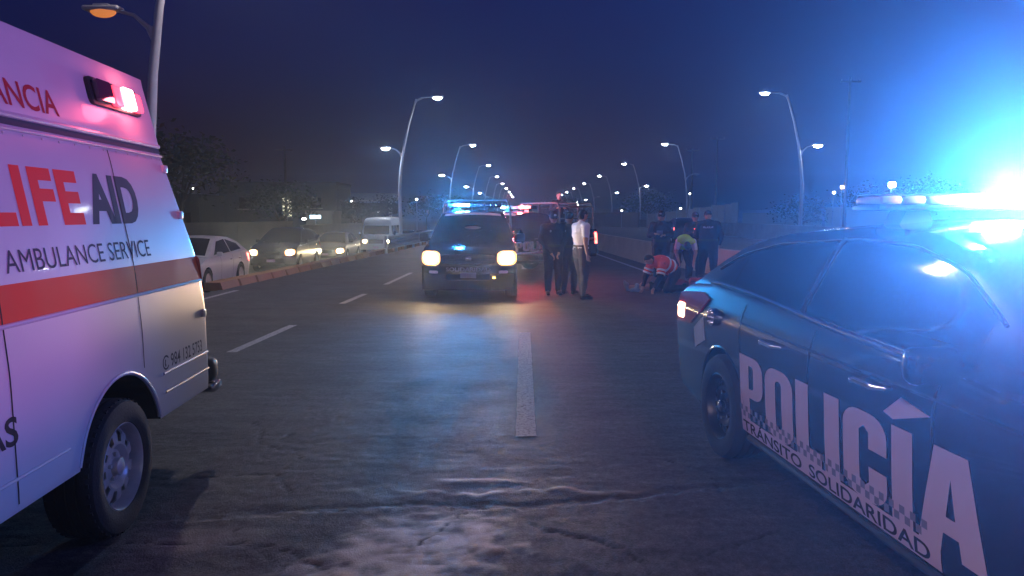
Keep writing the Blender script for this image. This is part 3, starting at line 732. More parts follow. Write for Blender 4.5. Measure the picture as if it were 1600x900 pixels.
# ================================================================ civilian cars
def build_saloon(loc, rz, label, paint, lit, group=None, bulk=1.0, plate='plate', name='parked_car', cat='car', suv=0, one=False):
    P = PAL
    root = thing(name, label, cat, loc, rz, group)
    HW = .87*bulk; up = .16*suv
    sec = pl([(.2,.94),(.45,.985),(.75,1.0),(.95+up,.95)], .03)
    T = pl([(-3.5,.62+up),(-3.3,.74+up),(-2.6,.90+up),(-1.0,.95+up),(.3,1.0+up),(.75,1.0+up+.2*suv),(.92,.92+up+.2*suv)], .06)
    sh = Shell(.92, -3.5, HW, T, .20+.06*suv, sec, offR=lambda x,z:.16*abs(x/HW)**3, offF=lambda x,z:.32*abs(x/HW)**3+.15*max(0,z-.6), crown=.03)
    obj('body', sh.mesh(10, 50, 12, arches=(0,-2.6), Ra=.36, za=.32, ex=.32), [paint, P['dark']], root)
    top = 1.45+.22*suv
    R = pl([(.80,.96+up),(.35 if not suv else .75,top-.20),(-.3,top-.03),(-.9,top),(-1.3,top-.03),(-1.7,top-.19),(-2.45,.92+up)], .07)
    hwz = pl([(.9+up,.80*bulk),(1.0+up,.79*bulk),(top-.03,.58*bulk),(top+.05,.54*bulk)], .03)
    gh = House(.80, -2.45, R, T, hwz, .04); obj('cabin', gh.mesh(10, 40, 8), paint, root)
    for sg in (-1,1):
        g = gh.side(sg); s = sh.side(sg)
        obj('side_window', slab(poly2d([(.30,T(.3)+.05),(.12,R(.12)-.09),(-.62,R(-.62)-.07),(-.62,T(-.62)+.04)]), g, .08,.05,.006,.01), P['glass'], root)
        obj('side_window', slab(poly2d([(-.70,T(-.7)+.04),(-.70,R(-.7)-.07),(-1.35,R(-1.35)-.08),(-2.0,T(-2)+.04)]), g, .08,.05,.006,.01), P['glass'], root)
        for pts in ([(-.66,.28),(-.66,.92)], [(-1.6,.28),(-1.6,.90)], [(.05,.65),(.1,.95)]): obj('door_gap', strip(s, pts, .012), P['seam'], root)
        for y in (-.05,-.80): obj('door_handle', MB().rbox(Vector(s(y-.04,.80+up))+Vector((sg*.012,0,0)), (.025,.14,.028), .01), P['chrome'], root)
        m = MB(); m.rbox((sg*(HW+.07),-1.92,1.0+up), (.16,.08,.11), .03); m.tube([(sg*(HW-.07),-1.92,.96+up),(sg*(HW+.03),-1.92,.99+up)], .015, 6); obj('wing_mirror', m, paint, root)
        obj('tail_light', slab(poly2d([(.66,.90+up),(.90,.90+up),(.90,.68+up),(.78,.68+up)]), s, .05,.05,.01,.02), P['tail_on' if lit == 'tail' else 'lens_red'], root)
    f = sh.front()
    obj('windscreen', slab(poly2d([(-.50*bulk,-1.40),(.50*bulk,-1.40),(.70*bulk,-2.36),(-.70*bulk,-2.36)]), gh.top(), .08,.06,.006,.01), P['glass'], root)
    obj('rear_window', slab(poly2d([(-.58*bulk,.62),(.58*bulk,.62),(.48*bulk,.12),(-.48*bulk,.12)]), gh.top(), .08,.06,.006,.01), P['glass'], root)
    front_lamps(root, sh, .66*bulk, .60+up,   .34, .22, on=(lit == 'head'), slant=.1)
    obj('grille', slab(poly2d(rounded(-.34,.34,.52+up,.64+up,.03)), f, .08,.05,.008,.02), P['plastic'], root)
    obj('lower_grille', slab(poly2d(rounded(-.5,.5,.27,.36,.03)), f, .08,.05,.006,.015), P['dark'], root)
    obj('licence_plate', slab(poly2d(rounded(-.16,.16,.40,.50,.01)), f, .1,.1,.012,.006), P[plate], root)
    obj('licence_plate', slab(poly2d(rounded(-.16,.16,.58,.70,.01)), sh.rear(), .1,.1,.008,.006), P['plate'], root)
    for y in (0,-2.6):
        wheel(root, HW-.10, y, .315, .315, .20, 1, 'far'); wheel(root, -HW+.10, y, .315, .315, .20, -1, 'far')
    obj('chassis', MB().rbox((0,-1.3,.27),(1.1*bulk,3.7,.1),.03), P['dark'], root)
    return root, sh, gh

def build_minibus(loc, rz):
    P = PAL
    root = thing('minibus', 'white high-roof minibus with lit headlights behind the guardrail', 'van', loc, rz)
    HW = .94; lean = pl([(.3,.0),(1.1,0),(2.0,.10),(2.3,.2)], .08)
    sh = Shell(.95, -3.95, HW, pl([(-3.95,1.95),(-3.4,2.20),(-2.5,2.28),(1,2.28)], .2), .35, lambda z: 1-lean(z)/HW, offR=lambda x,z:.06*abs(x/HW)**4, offF=lambda x,z:.55*max(0,z-1.05)+.18*abs(x/HW)**3, crown=.06, reach=1.2)
    obj('body', sh.mesh(12, 60, 18, arches=(0,-2.95), Ra=.38, za=.34, ex=.34), [P['van_white'], P['dark']], root)
    f = sh.front()
    obj('windscreen', slab(poly2d(rounded(-.78,.78,1.28,1.80,.06)), f, .08,.06,.008,.015), P['glass'], root)
    gr = obj('grille', slab(poly2d(rounded(-.44,.44,.72,.96,.04)), f, .08,.06,.008,.02), P['plastic'], root)
    for z in (.78,.84,.90): obj('grille_bar', MB().tube([Vector(f(x,z))+Vector((0,-.016,0)) for x in np.linspace(-.42,.42,8)], .008, 6), P['steel'], gr)
    obj('front_bumper', slab(poly2d(rounded(-.88,.88,.38,.62,.06)), f, .08,.06,.05,.05), P['van_white'], root)
    obj('licence_plate', slab(poly2d(rounded(-.17,.17,.44,.55,.01)), f, .1,.1,.06,.006), P['plate'], root)
    front_lamps(root, sh, .68, .86, .30, .20, on=True)
    for sg in (-1,1):
        s = sh.side(sg)
        for (a,b) in ((-3.25,-2.55),(-2.4,-1.35),(-1.25,-.2),(-.1,.75)): obj('side_window', slab(poly2d(rounded(a,b,1.28,1.80,.05)), s, .08,.06,.006,.012), P['glass'], root)
        m = MB(); m.rbox((sg*(HW+.12),-3.35,1.35), (.14,.08,.26), .03); m.tube([(sg*(HW-.04),-3.3,1.28),(sg*(HW+.1),-3.35,1.3)], .015, 6); obj('wing_mirror', m, P['plastic'], root)
        obj('door_gap', strip(s, [(-2.47,.45),(-2.47,1.95)], .014), P['seam'], root)
    for y in (0,-2.95):
        wheel(root, HW-.11, y, .33, .33, .2, 1, 'far'); wheel(root, -HW+.11, y, .33, .33, .2, -1, 'far')
    obj('wiper', MB().tube([Vector(f(-.2,1.27))+Vector((0,-.02,0)), Vector(f(.35,1.33))+Vector((0,-.03,0))], .01, 6), P['plastic'], root)
    return root
# ================================================================ people (local: facing -Y, own left at +X)
BASE = dict(pelvis=(0,.0,.93), waist=(0,0,1.07), chest=(0,.0,1.27), neck=(0,.01,1.43), head=(0,-.005,1.575),
 shL=(.185,.01,1.375), elL=(.235,.03,1.11), wrL=(.245,-.05,.88), hipL=(.09,0,.90), knL=(.10,-.015,.49), anL=(.105,.02,.09), toL=(.125,-.16,.035),
 shR=(-.185,.01,1.375), elR=(-.235,.03,1.11), wrR=(-.245,-.05,.88), hipR=(-.09,0,.90), knR=(-.10,-.015,.49), anR=(-.105,.02,.09), toR=(-.125,-.16,.035), face=(0,-1,0))
def hand(mb, el, wr, sg, curl=.6, nrm=None):
    el, wr = Vector(el), Vector(wr); d = (wr-el).normalized()
    s = Vector((0,-1,0)) - d*d.dot(Vector((0,-1,0)))            # thumb side points forward
    if s.length < .2: s = Vector((0,0,1)) - d*d.z
    s.normalize(); n = d.cross(s)*(-sg if True else 1)             # palm faces the body
    if nrm is not None: n = Vector(nrm); n = (n-d*n.dot(d)).normalized(); s = n.cross(d)*sg if (n.cross(d)*sg).dot(s) > 0 else -n.cross(d)*sg
    k = wr + d*.085
    mb.cap_tube(wr+d*.005, wr+d*.075, .026,.036,.017,.014, side=s, n=12)
    for i, (o, L) in enumerate(((.030,.068),(.011,.077),(-.009,.072),(-.028,.056))):
        a = wr + d*.078 + s*o; c = curl*(1+.12*i)
        b = a + (d*math.cos(c*.5)+n*math.sin(c*.5))*L*.5; e = b + (d*math.cos(c*1.3)+n*math.sin(c*1.3))*L*.5
        mb.cap_tube(a, b, .0098,.0092, n=8, h=2); mb.cap_tube(b, e, .0092,.0078, n=8, h=2)
    a = wr + d*.022 + s*.024; b = a + (d*.6+s*.7+n*.25).normalized()*.036; e = b + (d*.9+s*.25+n*.4).normalized()*.028
    mb.cap_tube(a, b, .0125,.0105, n=8, h=2); mb.cap_tube(b, e, .0105,.0085, n=8, h=2)
def figure(label, loc, rz, J=None, skin='skin', top='navy_cloth', legs='navy_cloth', shoes='boot', sleeves='long', hair='hair', cap=None, vest=None, belt=True, group=None, scale=1.0, build=1.0, curl=.7, seed=0, extra=None):
    P = PAL; j = {k: Vector(v) for k, v in {**BASE, **(J or {})}.items()}
    root = thing('person', label, 'person', loc, rz, group); root.scale = (scale,)*3
    side = (j['shL']-j['shR']).normalized(); hs = (j['hipL']-j['hipR']).normalized(); F = j['face'].normalized(); g = build
    b = MB()
    def torso(m, e=0., z0=True):
        m.cap_tube(j['pelvis'], j['waist'], (.155+e)*g,(.140+e)*g,(.110+e)*g,(.105+e)*g, side=hs)
        m.cap_tube(j['waist'], j['chest'], (.142+e)*g,(.165+e)*g,(.105+e)*g,(.118+e)*g, side=side)
        m.cap_tube(j['chest'], j['chest'].lerp(j['neck'],.62), (.165+e)*g,(.12+e)*g,(.116+e)*g,(.085+e)*g, side=side)
        for s in 'LR': m.cap_tube(j['chest'].lerp(j['neck'],.6), j['sh'+s], (.06+e)*g,(.058+e)*g, n=10)
    torso(b)
    b.cap_tube(j['chest'].lerp(j['neck'],.7), j['neck'].lerp(j['head'],.45), .058,.052)
    up = (j['head']-j['neck']).normalized(); hd = j['head']; sd = F.cross(up).normalized()
    b.cap_tube(hd-up*.035, hd+up*.030, .066,.074,.080,.092, side=sd, n=18, h=6)       # skull and face
    b.cap_tube(hd-up*.075+F*.035, hd-up*.04+F*.030, .036,.050,.040,.05, side=sd)      # jaw
    b.cap_tube(hd-up*.030+F*.098, hd+up*.012+F*.086, .013,.008, n=8)                   # nose
    for s in (-1,1): b.cap_tube(hd-up*.03+sd*.074*s, hd+up*.018+sd*.078*s-F*.01, .010,.012,.018,.02, side=sd, n=8)
    for s in 'LR':
        b.cap_tube(j['sh'+s], j['el'+s], .052*g,.042*g); b.cap_tube(j['el'+s], j['wr'+s], .041*g,.026)
        hand(b, j['el'+s], j['wr'+s], 1 if s == 'L' else -1, curl)
        b.cap_tube(j['hip'+s], j['kn'+s], .088*g,.058*g); b.cap_tube(j['kn'+s], j['an'+s], .056*g,.036)
        b.cap_tube(j['an'+s]+Vector((0,0,-.03)), j['to'+s], .036,.032,.032,.024)
    obj('body', remeshed(b, .0105, 3), P[skin], root, 0)
    eyes = MB()
    for s in (-1,1): eyes.ball(hd+up*.008+sd*.030*s+F*.081, (.011,.011,.008), 8, 5)
    obj('eyes', eyes, P['eye'], root, 0)
    mo = MB(); mo.cap_tube(hd-up*.056+F*.083-sd*.022, hd-up*.056+F*.083+sd*.022, .005,.005,.008,.008, n=6, h=2); obj('mouth', mo, P['lip'], root, 0)
    if top:
        c = MB(); torso(c, .014)
        c.cap_tube(j['neck']-up*.03, j['neck']+up*.012, .070,.064)
        for s in 'LR':
            if sleeves == 'long':
                c.cap_tube(j['sh'+s], j['el'+s], .066*g,.056*g); c.cap_tube(j['el'+s], j['el'+s].lerp(j['wr'+s],.90), .055*g,.040)
            else:
                c.cap_tube(j['sh'+s], j['sh'+s].lerp(j['el'+s],.62), .068*g,.064*g, h=2)
        obj('shirt', remeshed(c, .014, 3, .012, seed), P[top], root, 0)
    if legs:
        c = MB(); c.cap_tube(j['pelvis'].lerp(j['waist'],-.15), j['pelvis'].lerp(j['waist'],.45), .172*g,.160*g,.128*g,.122*g, side=hs)
        for s in 'LR':
            c.cap_tube(j['hip'+s], j['kn'+s], .104*g,.076*g); c.cap_tube(j['kn'+s], j['an'+s].lerp(j['kn'+s],.06), .074*g,.060)
        obj('trousers', remeshed(c, .014, 3, .014, seed+5), P[legs], root, 0)
    if shoes:
        for s in 'LR':
            c = MB(); a, t = j['an'+s], j['to'+s]; dz = Vector((0,0,1))
            c.cap_tube(a+Vector((0,0,.06)), a, .05,.048); c.cap_tube(a+Vector((0,.02,-.045)), t.lerp(a,.35), .046,.046,.040,.040); c.cap_tube(a.lerp(t,.5)-dz*.01, t, .046,.040,.042,.030)
            obj('shoe', remeshed(c, .012, 2), P[shoes], root, 0)
    if hair:
        h = MB(); h.cap_tube(hd-up*.012-F*.020, hd+up*.042-F*.012, .076,.078,.084,.090, side=sd, n=18, h=6)
        obj('hair', remeshed(h, .012, 2, .006, seed), P[hair], root, 0)
    if cap:
        h = MB(); h.cap_tube(hd+up*.045-F*.006, hd+up*.065-F*.008, .088,.082,.102,.096, side=sd, n=20, h=4)
        h.cap_tube(hd+up*.045+F*.075, hd+up*.036+F*.155, .068,.050,.010,.008, side=sd, n=16, h=3)
        c = obj('cap', remeshed(h, .010, 1), P[cap], root, 0)
        e = MB(); e.rbox(hd+up*.085+F*.088, (.05,.02,.035), .008, rz=math.atan2(-F.x, F.y)); obj('badge', e, P['badge'], c)
    if belt:
        p = j['pelvis'].lerp(j['waist'],.55); ax = (j['waist']-j['pelvis']).normalized()
        m = MB(); m.tube([p-ax*.025, p+ax*.025], [(.170)*g]*2, 26, True, hs, [(.132)*g]*2)
        for q, sz in ((.165,(.05,.07,.13)),(-.165,(.05,.06,.15)),(.09,(.05,.04,.08))):
            m.rbox(p+hs*q*g-ax*.05+(Vector((0,-.10,0)) if abs(q) < .1 else Vector((0,0,0))), sz, .012)
        obj('duty_belt', m, P['boot'], root)
    if vest:
        c = MB(); c.cap_tube(j['pelvis'].lerp(j['waist'],.5), j['waist'], (.172)*g,(.165)*g,(.135)*g,(.130)*g, side=side)
        c.cap_tube(j['waist'], j['chest'], (.166)*g,(.188)*g,(.130)*g,(.140)*g, side=side); c.cap_tube(j['chest'], j['chest'].lerp(j['neck'],.75), (.188)*g,(.13)*g,(.138)*g,(.105)*g, side=side)
        for s in 'LR':
            c.cap_tube(j['chest'].lerp(j['neck'],.6), j['sh'+s].lerp(j['neck'],.1), .085*g,.078*g)
            if vest == 'paramedic_red': c.cap_tube(j['sh'+s], j['sh'+s].lerp(j['el'+s],.7), .076*g,.070*g)
        obj('vest', remeshed(c, .014, 3, .008, seed+9), P[vest], root, 0)
    if extra: extra(root, j)
    return root
def torso_band(root, j, c, r, axis, side, w=.05, arc=(0,2*PI), m='reflective', name='reflective_band', n=36):
    """a ribbon round the torso, a few mm proud of the cloth"""
    c = Vector(c); axis = Vector(axis).normalized(); s = Vector(side); s = (s-axis*s.dot(axis)).normalized(); f = axis.cross(s)
    vs = []; fs = []
    for k in range(n+1):
        a = arc[0]+(arc[1]-arc[0])*k/n; q = c+s*r[0]*math.cos(a)+f*r[1]*math.sin(a)
        for e,o in ((-1,0),(1,0),(1,.012),(-1,.012)):
            d = (s*math.cos(a)+f*math.sin(a)).normalized()
            vs.append(q+axis*w/2*e+d*o)
    for k in range(n):
        for e in range(4): fs.append((k*4+e, k*4+(e+1)%4, (k+1)*4+(e+1)%4, (k+1)*4+e))
    return obj(name, MB().add(vs, fs), PAL[m], root)

def build_people():
    P = PAL
    P.update(skin=mat('brown_skin', (.42,.22,.15), .5, var=.08, scale=15), skin_pale=mat('light_brown_skin', (.55,.31,.22), .5, var=.08, scale=15),
      eye=mat('eye', (.02,.015,.012), .2), lip=mat('lip', (.30,.12,.10), .5), hair=mat('black_hair', (.012,.010,.010), .6, var=.4, scale=60, bump=.5),
      navy_cloth=mat('navy_uniform_cloth', (.016,.020,.045), .85, var=.25, scale=14, bump=.3, bscale=180),
      black_cloth=mat('black_uniform_cloth', (.012,.013,.02), .85, var=.25, scale=14, bump=.3, bscale=180),
      white_cloth=mat('white_polo_cloth', (.88,.86,.90), .85, var=.05, scale=14, bump=.2, bscale=180),
      grey_cloth=mat('grey_trouser_cloth', (.085,.085,.115), .85, var=.2, scale=14, bump=.3, bscale=180),
      boot=mat('black_leather', (.012,.012,.013), .4, var=.2, scale=20),
      hivis=mat('yellow_green_vest', (.62,.90,.06), .7, var=.08, scale=10), paramedic_red=mat('red_vest_cloth', (.75,.06,.05), .7, var=.1, scale=10),
      reflective=mat('reflective_tape', (.85,.83,.86), .3, emit=(.8,.8,1.0), es=0, var=.03), badge=mat('silver_badge', (.5,.5,.52), .3, metal=.8),
      denim=mat('grey_sneaker', (.30,.36,.42), .7, var=.2), bag_red=mat('red_bag_fabric', (.42,.03,.05), .7, var=.15, scale=10), rust=mat('dark_red_cloth', (.28,.04,.06), .8, var=.2, scale=10))
    og = 'police officers on the road'
    # A: officer with hands joined in front, by the pickup
    fold = dict(elL=(.25,.02,1.12), wrL=(.07,-.20,1.00), elR=(-.25,.02,1.12), wrR=(-.05,-.20,.97))
    figure('police officer in cap and dark uniform with hands low in front, beside pickup door', (.60,15.15,0), .15, {**fold, 'wrL':(.08,-.17,.86), 'wrR':(-.06,-.17,.84), 'head':(.0,-.04,1.56), 'face':(.1,-1,-.25)}, cap='navy_cloth', hair=None, group=og, scale=1.0, build=1.16, seed=1,
        extra=lambda r,j: (obj('shoulder_patch', MB().ball((.225,-.02,1.30),(.03,.035,.045),8,5), P['reflective_dim'], r), obj('chest_badge', MB().ball((-.08,-.135,1.30),(.02,.01,.025),8,5), P['badge'], r)))
    figure('police officer in dark uniform facing away, between capped officer and man in white', (.93,15.3,0), 2.7, {'wrL':(.27,-.06,.86),'wrR':(-.12,-.20,1.0),'elR':(-.26,.0,1.12)}, cap='navy_cloth', hair=None, group=og, scale=.98, build=1.14, seed=2)
    # C: man in white polo, in profile
    def polo(r,j):
        obj('phone', MB().rbox((.0,-.33,1.20),(.16,.012,.08),.004), P['plate'], r)
        obj('watch', MB().tube([j['wrL'].lerp(j['elL'],.10), j['wrL'].lerp(j['elL'],.18)], [.031,.031], 12), P['boot'], r)
    figure('man in white polo shirt and grey trousers standing with his arm hanging down', (1.10,14.35,0), math.radians(118), {'wrR':(-.26,.03,.86),'elR':(-.24,.06,1.10),'elL':(.24,-.02,1.10),'wrL':(.12,-.26,1.14),'head':(0,-.04,1.57),'face':(.1,-1,-.2),'anL':(.12,-.12,.09),'toL':(.15,-.30,.035),'knL':(.11,-.08,.49)}, skin='skin_pale', top='white_cloth', legs='grey_cloth', sleeves='short', belt=False, scale=1.02, build=1.12, seed=3, extra=lambda r,j: obj('leather_belt', MB().tube([(0,0,1.0),(0,0,1.03)], [.182,.182], 26, True, (1,0,0), [.144,.144]), P['boot'], r))
    # D: officer standing in the pickup bed
    figure('police officer standing in the pickup bed inside the roll bars', (1.05,22.45,.66), .3, {'elL':(.27,.0,1.15),'wrL':(.14,-.18,1.2),'elR':(-.27,.0,1.15),'wrR':(-.14,-.18,1.2)}, cap=None, group=og, scale=.97, seed=4)
    # E: officer beyond the kneeling paramedic, hands at the chest, cap
    figure('police officer in cap holding something at his chest, beside the barrier end', (3.25,17.75,0), math.radians(-12), {'elL':(.25,.0,1.13),'wrL':(.08,-.21,1.14),'elR':(-.27,.0,1.13),'wrR':(-.12,-.23,1.17),'head':(0,-.02,1.565),'face':(-.3,-1,-.15)}, cap='navy_cloth', hair=None, group=og, scale=1.01, build=1.2, seed=5,
        extra=lambda r,j: (obj('shoulder_patch', MB().ball((.235,-.03,1.30),(.025,.035,.04),8,5), P['reflective_dim'], r), obj('notepad', MB().rbox((-.03,-.32,1.20),(.14,.02,.10),.005,rx=.5), P['check'], r)))
    # F: bent over in yellow-green vest, head towards the camera
    figure('rescuer in yellow green vest bending forward over the person on the road', (3.86,18.1,0), 0.05, dict(pelvis=(0,.22,.86), waist=(0,.12,.95), chest=(0,-.07,1.02), neck=(0,-.22,.985), head=(0,-.335,.895), shL=(.18,-.16,.99), shR=(-.18,-.16,.99), elL=(.23,-.22,.72), wrL=(.16,-.30,.50), elR=(-.24,-.22,.74), wrR=(-.20,-.34,.52), hipL=(.10,.22,.84), hipR=(-.10,.22,.84), knL=(.14,.05,.46), knR=(-.14,.05,.46), anL=(.16,.22,.09), anR=(-.16,.22,.09), toL=(.18,.04,.035), toR=(-.18,.04,.035), face=(0,-.45,-1)), top='white_cloth', vest='hivis', legs='navy_cloth', sleeves='short', skin='skin_pale', belt=False, seed=6, build=1.05)
    # G: big officer, back to the camera
    def back(r,j):
        me = fit(curve2d(text='POLICÍA', bold=.02), -.115,.115,1.285,1.345)
        obj('lettering', drape(me, lambda u,v: (u, .172-.5*u*u-.6*max(0,v-1.30), v), .03,.03,.004), P['police_print'], r)
    figure('heavily built police officer seen from behind with lettering across his back', (4.42,18.0,0), math.radians(160), {'elL':(.29,-.02,1.13),'wrL':(.20,-.24,1.05),'elR':(-.29,.02,1.12),'wrR':(-.24,-.12,.90),'head':(.03,-.07,1.565),'face':(.55,-1,-.35),'anL':(.15,.02,.09),'anR':(-.15,.02,.09),'knL':(.13,-.01,.49),'knR':(-.13,-.01,.49),'toL':(.19,-.15,.035),'toR':(-.19,-.15,.035)}, cap='navy_cloth', hair=None, group=og, scale=1.02, build=1.32, seed=7, extra=back)
    # H: officer between, holding a radio with a red light
    def radio(r,j):
        m = MB(); m.rbox((-.10,-.25,1.27),(.06,.04,.13),.01); m.tube([(-.10,-.25,1.33),(-.10,-.25,1.42)],.006,6); o = obj('radio', m, P['plastic'], r)
        obj('radio_light', MB().ball((-.10,-.275,1.29),(.028,.012,.012),8,5), P['tail_on'], o)
    figure('police officer holding a radio with a red light, behind the heavily built officer', (4.30,18.9,0), math.radians(8), {'elR':(-.26,.0,1.14),'wrR':(-.12,-.20,1.20),'elL':(.25,.0,1.12),'wrL':(.24,-.10,.90)}, cap='black_cloth', hair=None, top='black_cloth', group=og, scale=.99, build=1.16, seed=8, extra=radio)
    # I: kneeling paramedic, facing left, back bent
    def tapes(r,j):
        ax = (j['neck']-j['waist']).normalized(); s = (j['shL']-j['shR']).normalized(); mid = j['waist'].lerp(j['chest'],.55)
        torso_band(r, j, mid, (.195,.152), ax, s, .04); torso_band(r, j, j['waist'].lerp(j['chest'],-.15), (.186,.150), ax, s, .04)
        for q in 'LR':
            d = (j['el'+q]-j['sh'+q]).normalized()
            torso_band(r, j, j['sh'+q]+d*.13, (.080,.080), d, ax, .035); torso_band(r, j, j['sh'+q]+d*.20, (.078,.078), d, ax, .035)
            # strap over the shoulder
            a = Vector(j['sh'+q]).lerp(j['neck'],.45); f = ax.cross(s); f = f if f.z > 0 else -f
            obj('reflective_band', MB().tube([a+f*.115-ax*.02, a+f*.135-ax*.14, a+f*.145-ax*.28], [.022]*3, 8, True, s, [.006]*3), P['reflective'], r)
    kneel = dict(pelvis=(0,.10,.42), waist=(0,-.02,.52), chest=(0,-.20,.60), neck=(0,-.36,.62), head=(0,-.48,.66), shL=(.18,-.30,.58), shR=(-.18,-.30,.58), elL=(.22,-.38,.34), wrL=(.15,-.46,.12), elR=(-.22,-.38,.34), wrR=(-.16,-.50,.12), hipL=(.10,.10,.40), hipR=(-.10,.10,.40), knL=(.18,-.18,.09), knR=(-.18,-.16,.09), anL=(.17,.26,.08), anR=(-.17,.26,.08), toL=(.17,.36,.04), toR=(-.17,.36,.04), face=(0,-1,-.45))
    figure('paramedic in red vest with white reflective stripes kneeling over the injured person', (3.05,15.75,0), math.radians(-62), kneel, top='navy_cloth', vest='paramedic_red', legs='navy_cloth', belt=False, skin='skin_pale', seed=9, build=1.12, scale=1.06, extra=tapes)
    # J: injured person lying, legs towards the left
    lie = dict(pelvis=(0,0,.13), waist=(0,.13,.13), chest=(0,.33,.13), neck=(0,.50,.12), head=(.02,.64,.12), shL=(.18,.42,.12), shR=(-.18,.42,.12), elL=(.30,.22,.08), wrL=(.28,-.02,.06), elR=(-.30,.22,.08), wrR=(-.28,0,.06), hipL=(.09,-.03,.12), hipR=(-.09,-.03,.12), knL=(.15,-.36,.30), knR=(-.12,-.42,.10), anL=(.15,-.66,.09), anR=(-.14,-.80,.08), toL=(.16,-.80,.05), toR=(-.17,-.84,.20), face=(0,.1,1))
    figure('injured person lying on the road with bare legs and grey shoes', (3.02,15.95,0), math.radians(-82), lie, top='rust', legs=None, shoes='denim', sleeves='short', belt=False, skin='skin_pale', seed=10,
        extra=lambda r,j: obj('shorts', remeshed(MB().cap_tube(j['pelvis'], j['waist'], .17,.165,.13,.125, side=(1,0,0)).cap_tube(j['hipL'], j['hipL'].lerp(j['knL'],.55), .105,.10).cap_tube(j['hipR'], j['hipR'].lerp(j['knR'],.55), .105,.10), .014, 3, .01), P['black_cloth'], r, 0))
    # medical bag
    b = thing('medical_bag', 'red medical bag with two white reflective stripes beside the kneeling paramedic', 'bag', (3.80,15.75,0), -.15)
    obj('bag_body', MB().rbox((0,0,.15), (.62,.34,.30), .06, seg=3), P['bag_red'], b)
    for x in (.20,.27): obj('reflective_band', MB().rbox((x,-.176,.16),(.03,.008,.24),.003,ry=.5), P['reflective'], b)
    obj('handle', MB().tube([(-.14,0,.29),(-.12,0,.37),(.12,0,.37),(.14,0,.29)], .013, 8), P['boot'], b)
    obj('zip', MB().tube([(-.31,-.0,.24),(-.29,-.172,.24),(.29,-.172,.24)], .005, 6), P['boot'], b)
PAL = {}
PAL = palette()
PAL['lens_smoke'] = mat('unlit_beacon_lens', (.10,.08,.10), .12, coat=.6, var=.05)
PAL['tail_glint'] = mat('tail_lamp_glint', (1,.5,.3), .2, emit=(1.0,.45,.28), es=5, var=0)
PAL['cage'] = mat('painted_tube', (.13,.11,.12), .35, metal=.3, var=.1)
PAL['reflective_dim'] = mat('embroidered_patch', (.28,.28,.36), .7, var=.2, scale=60)

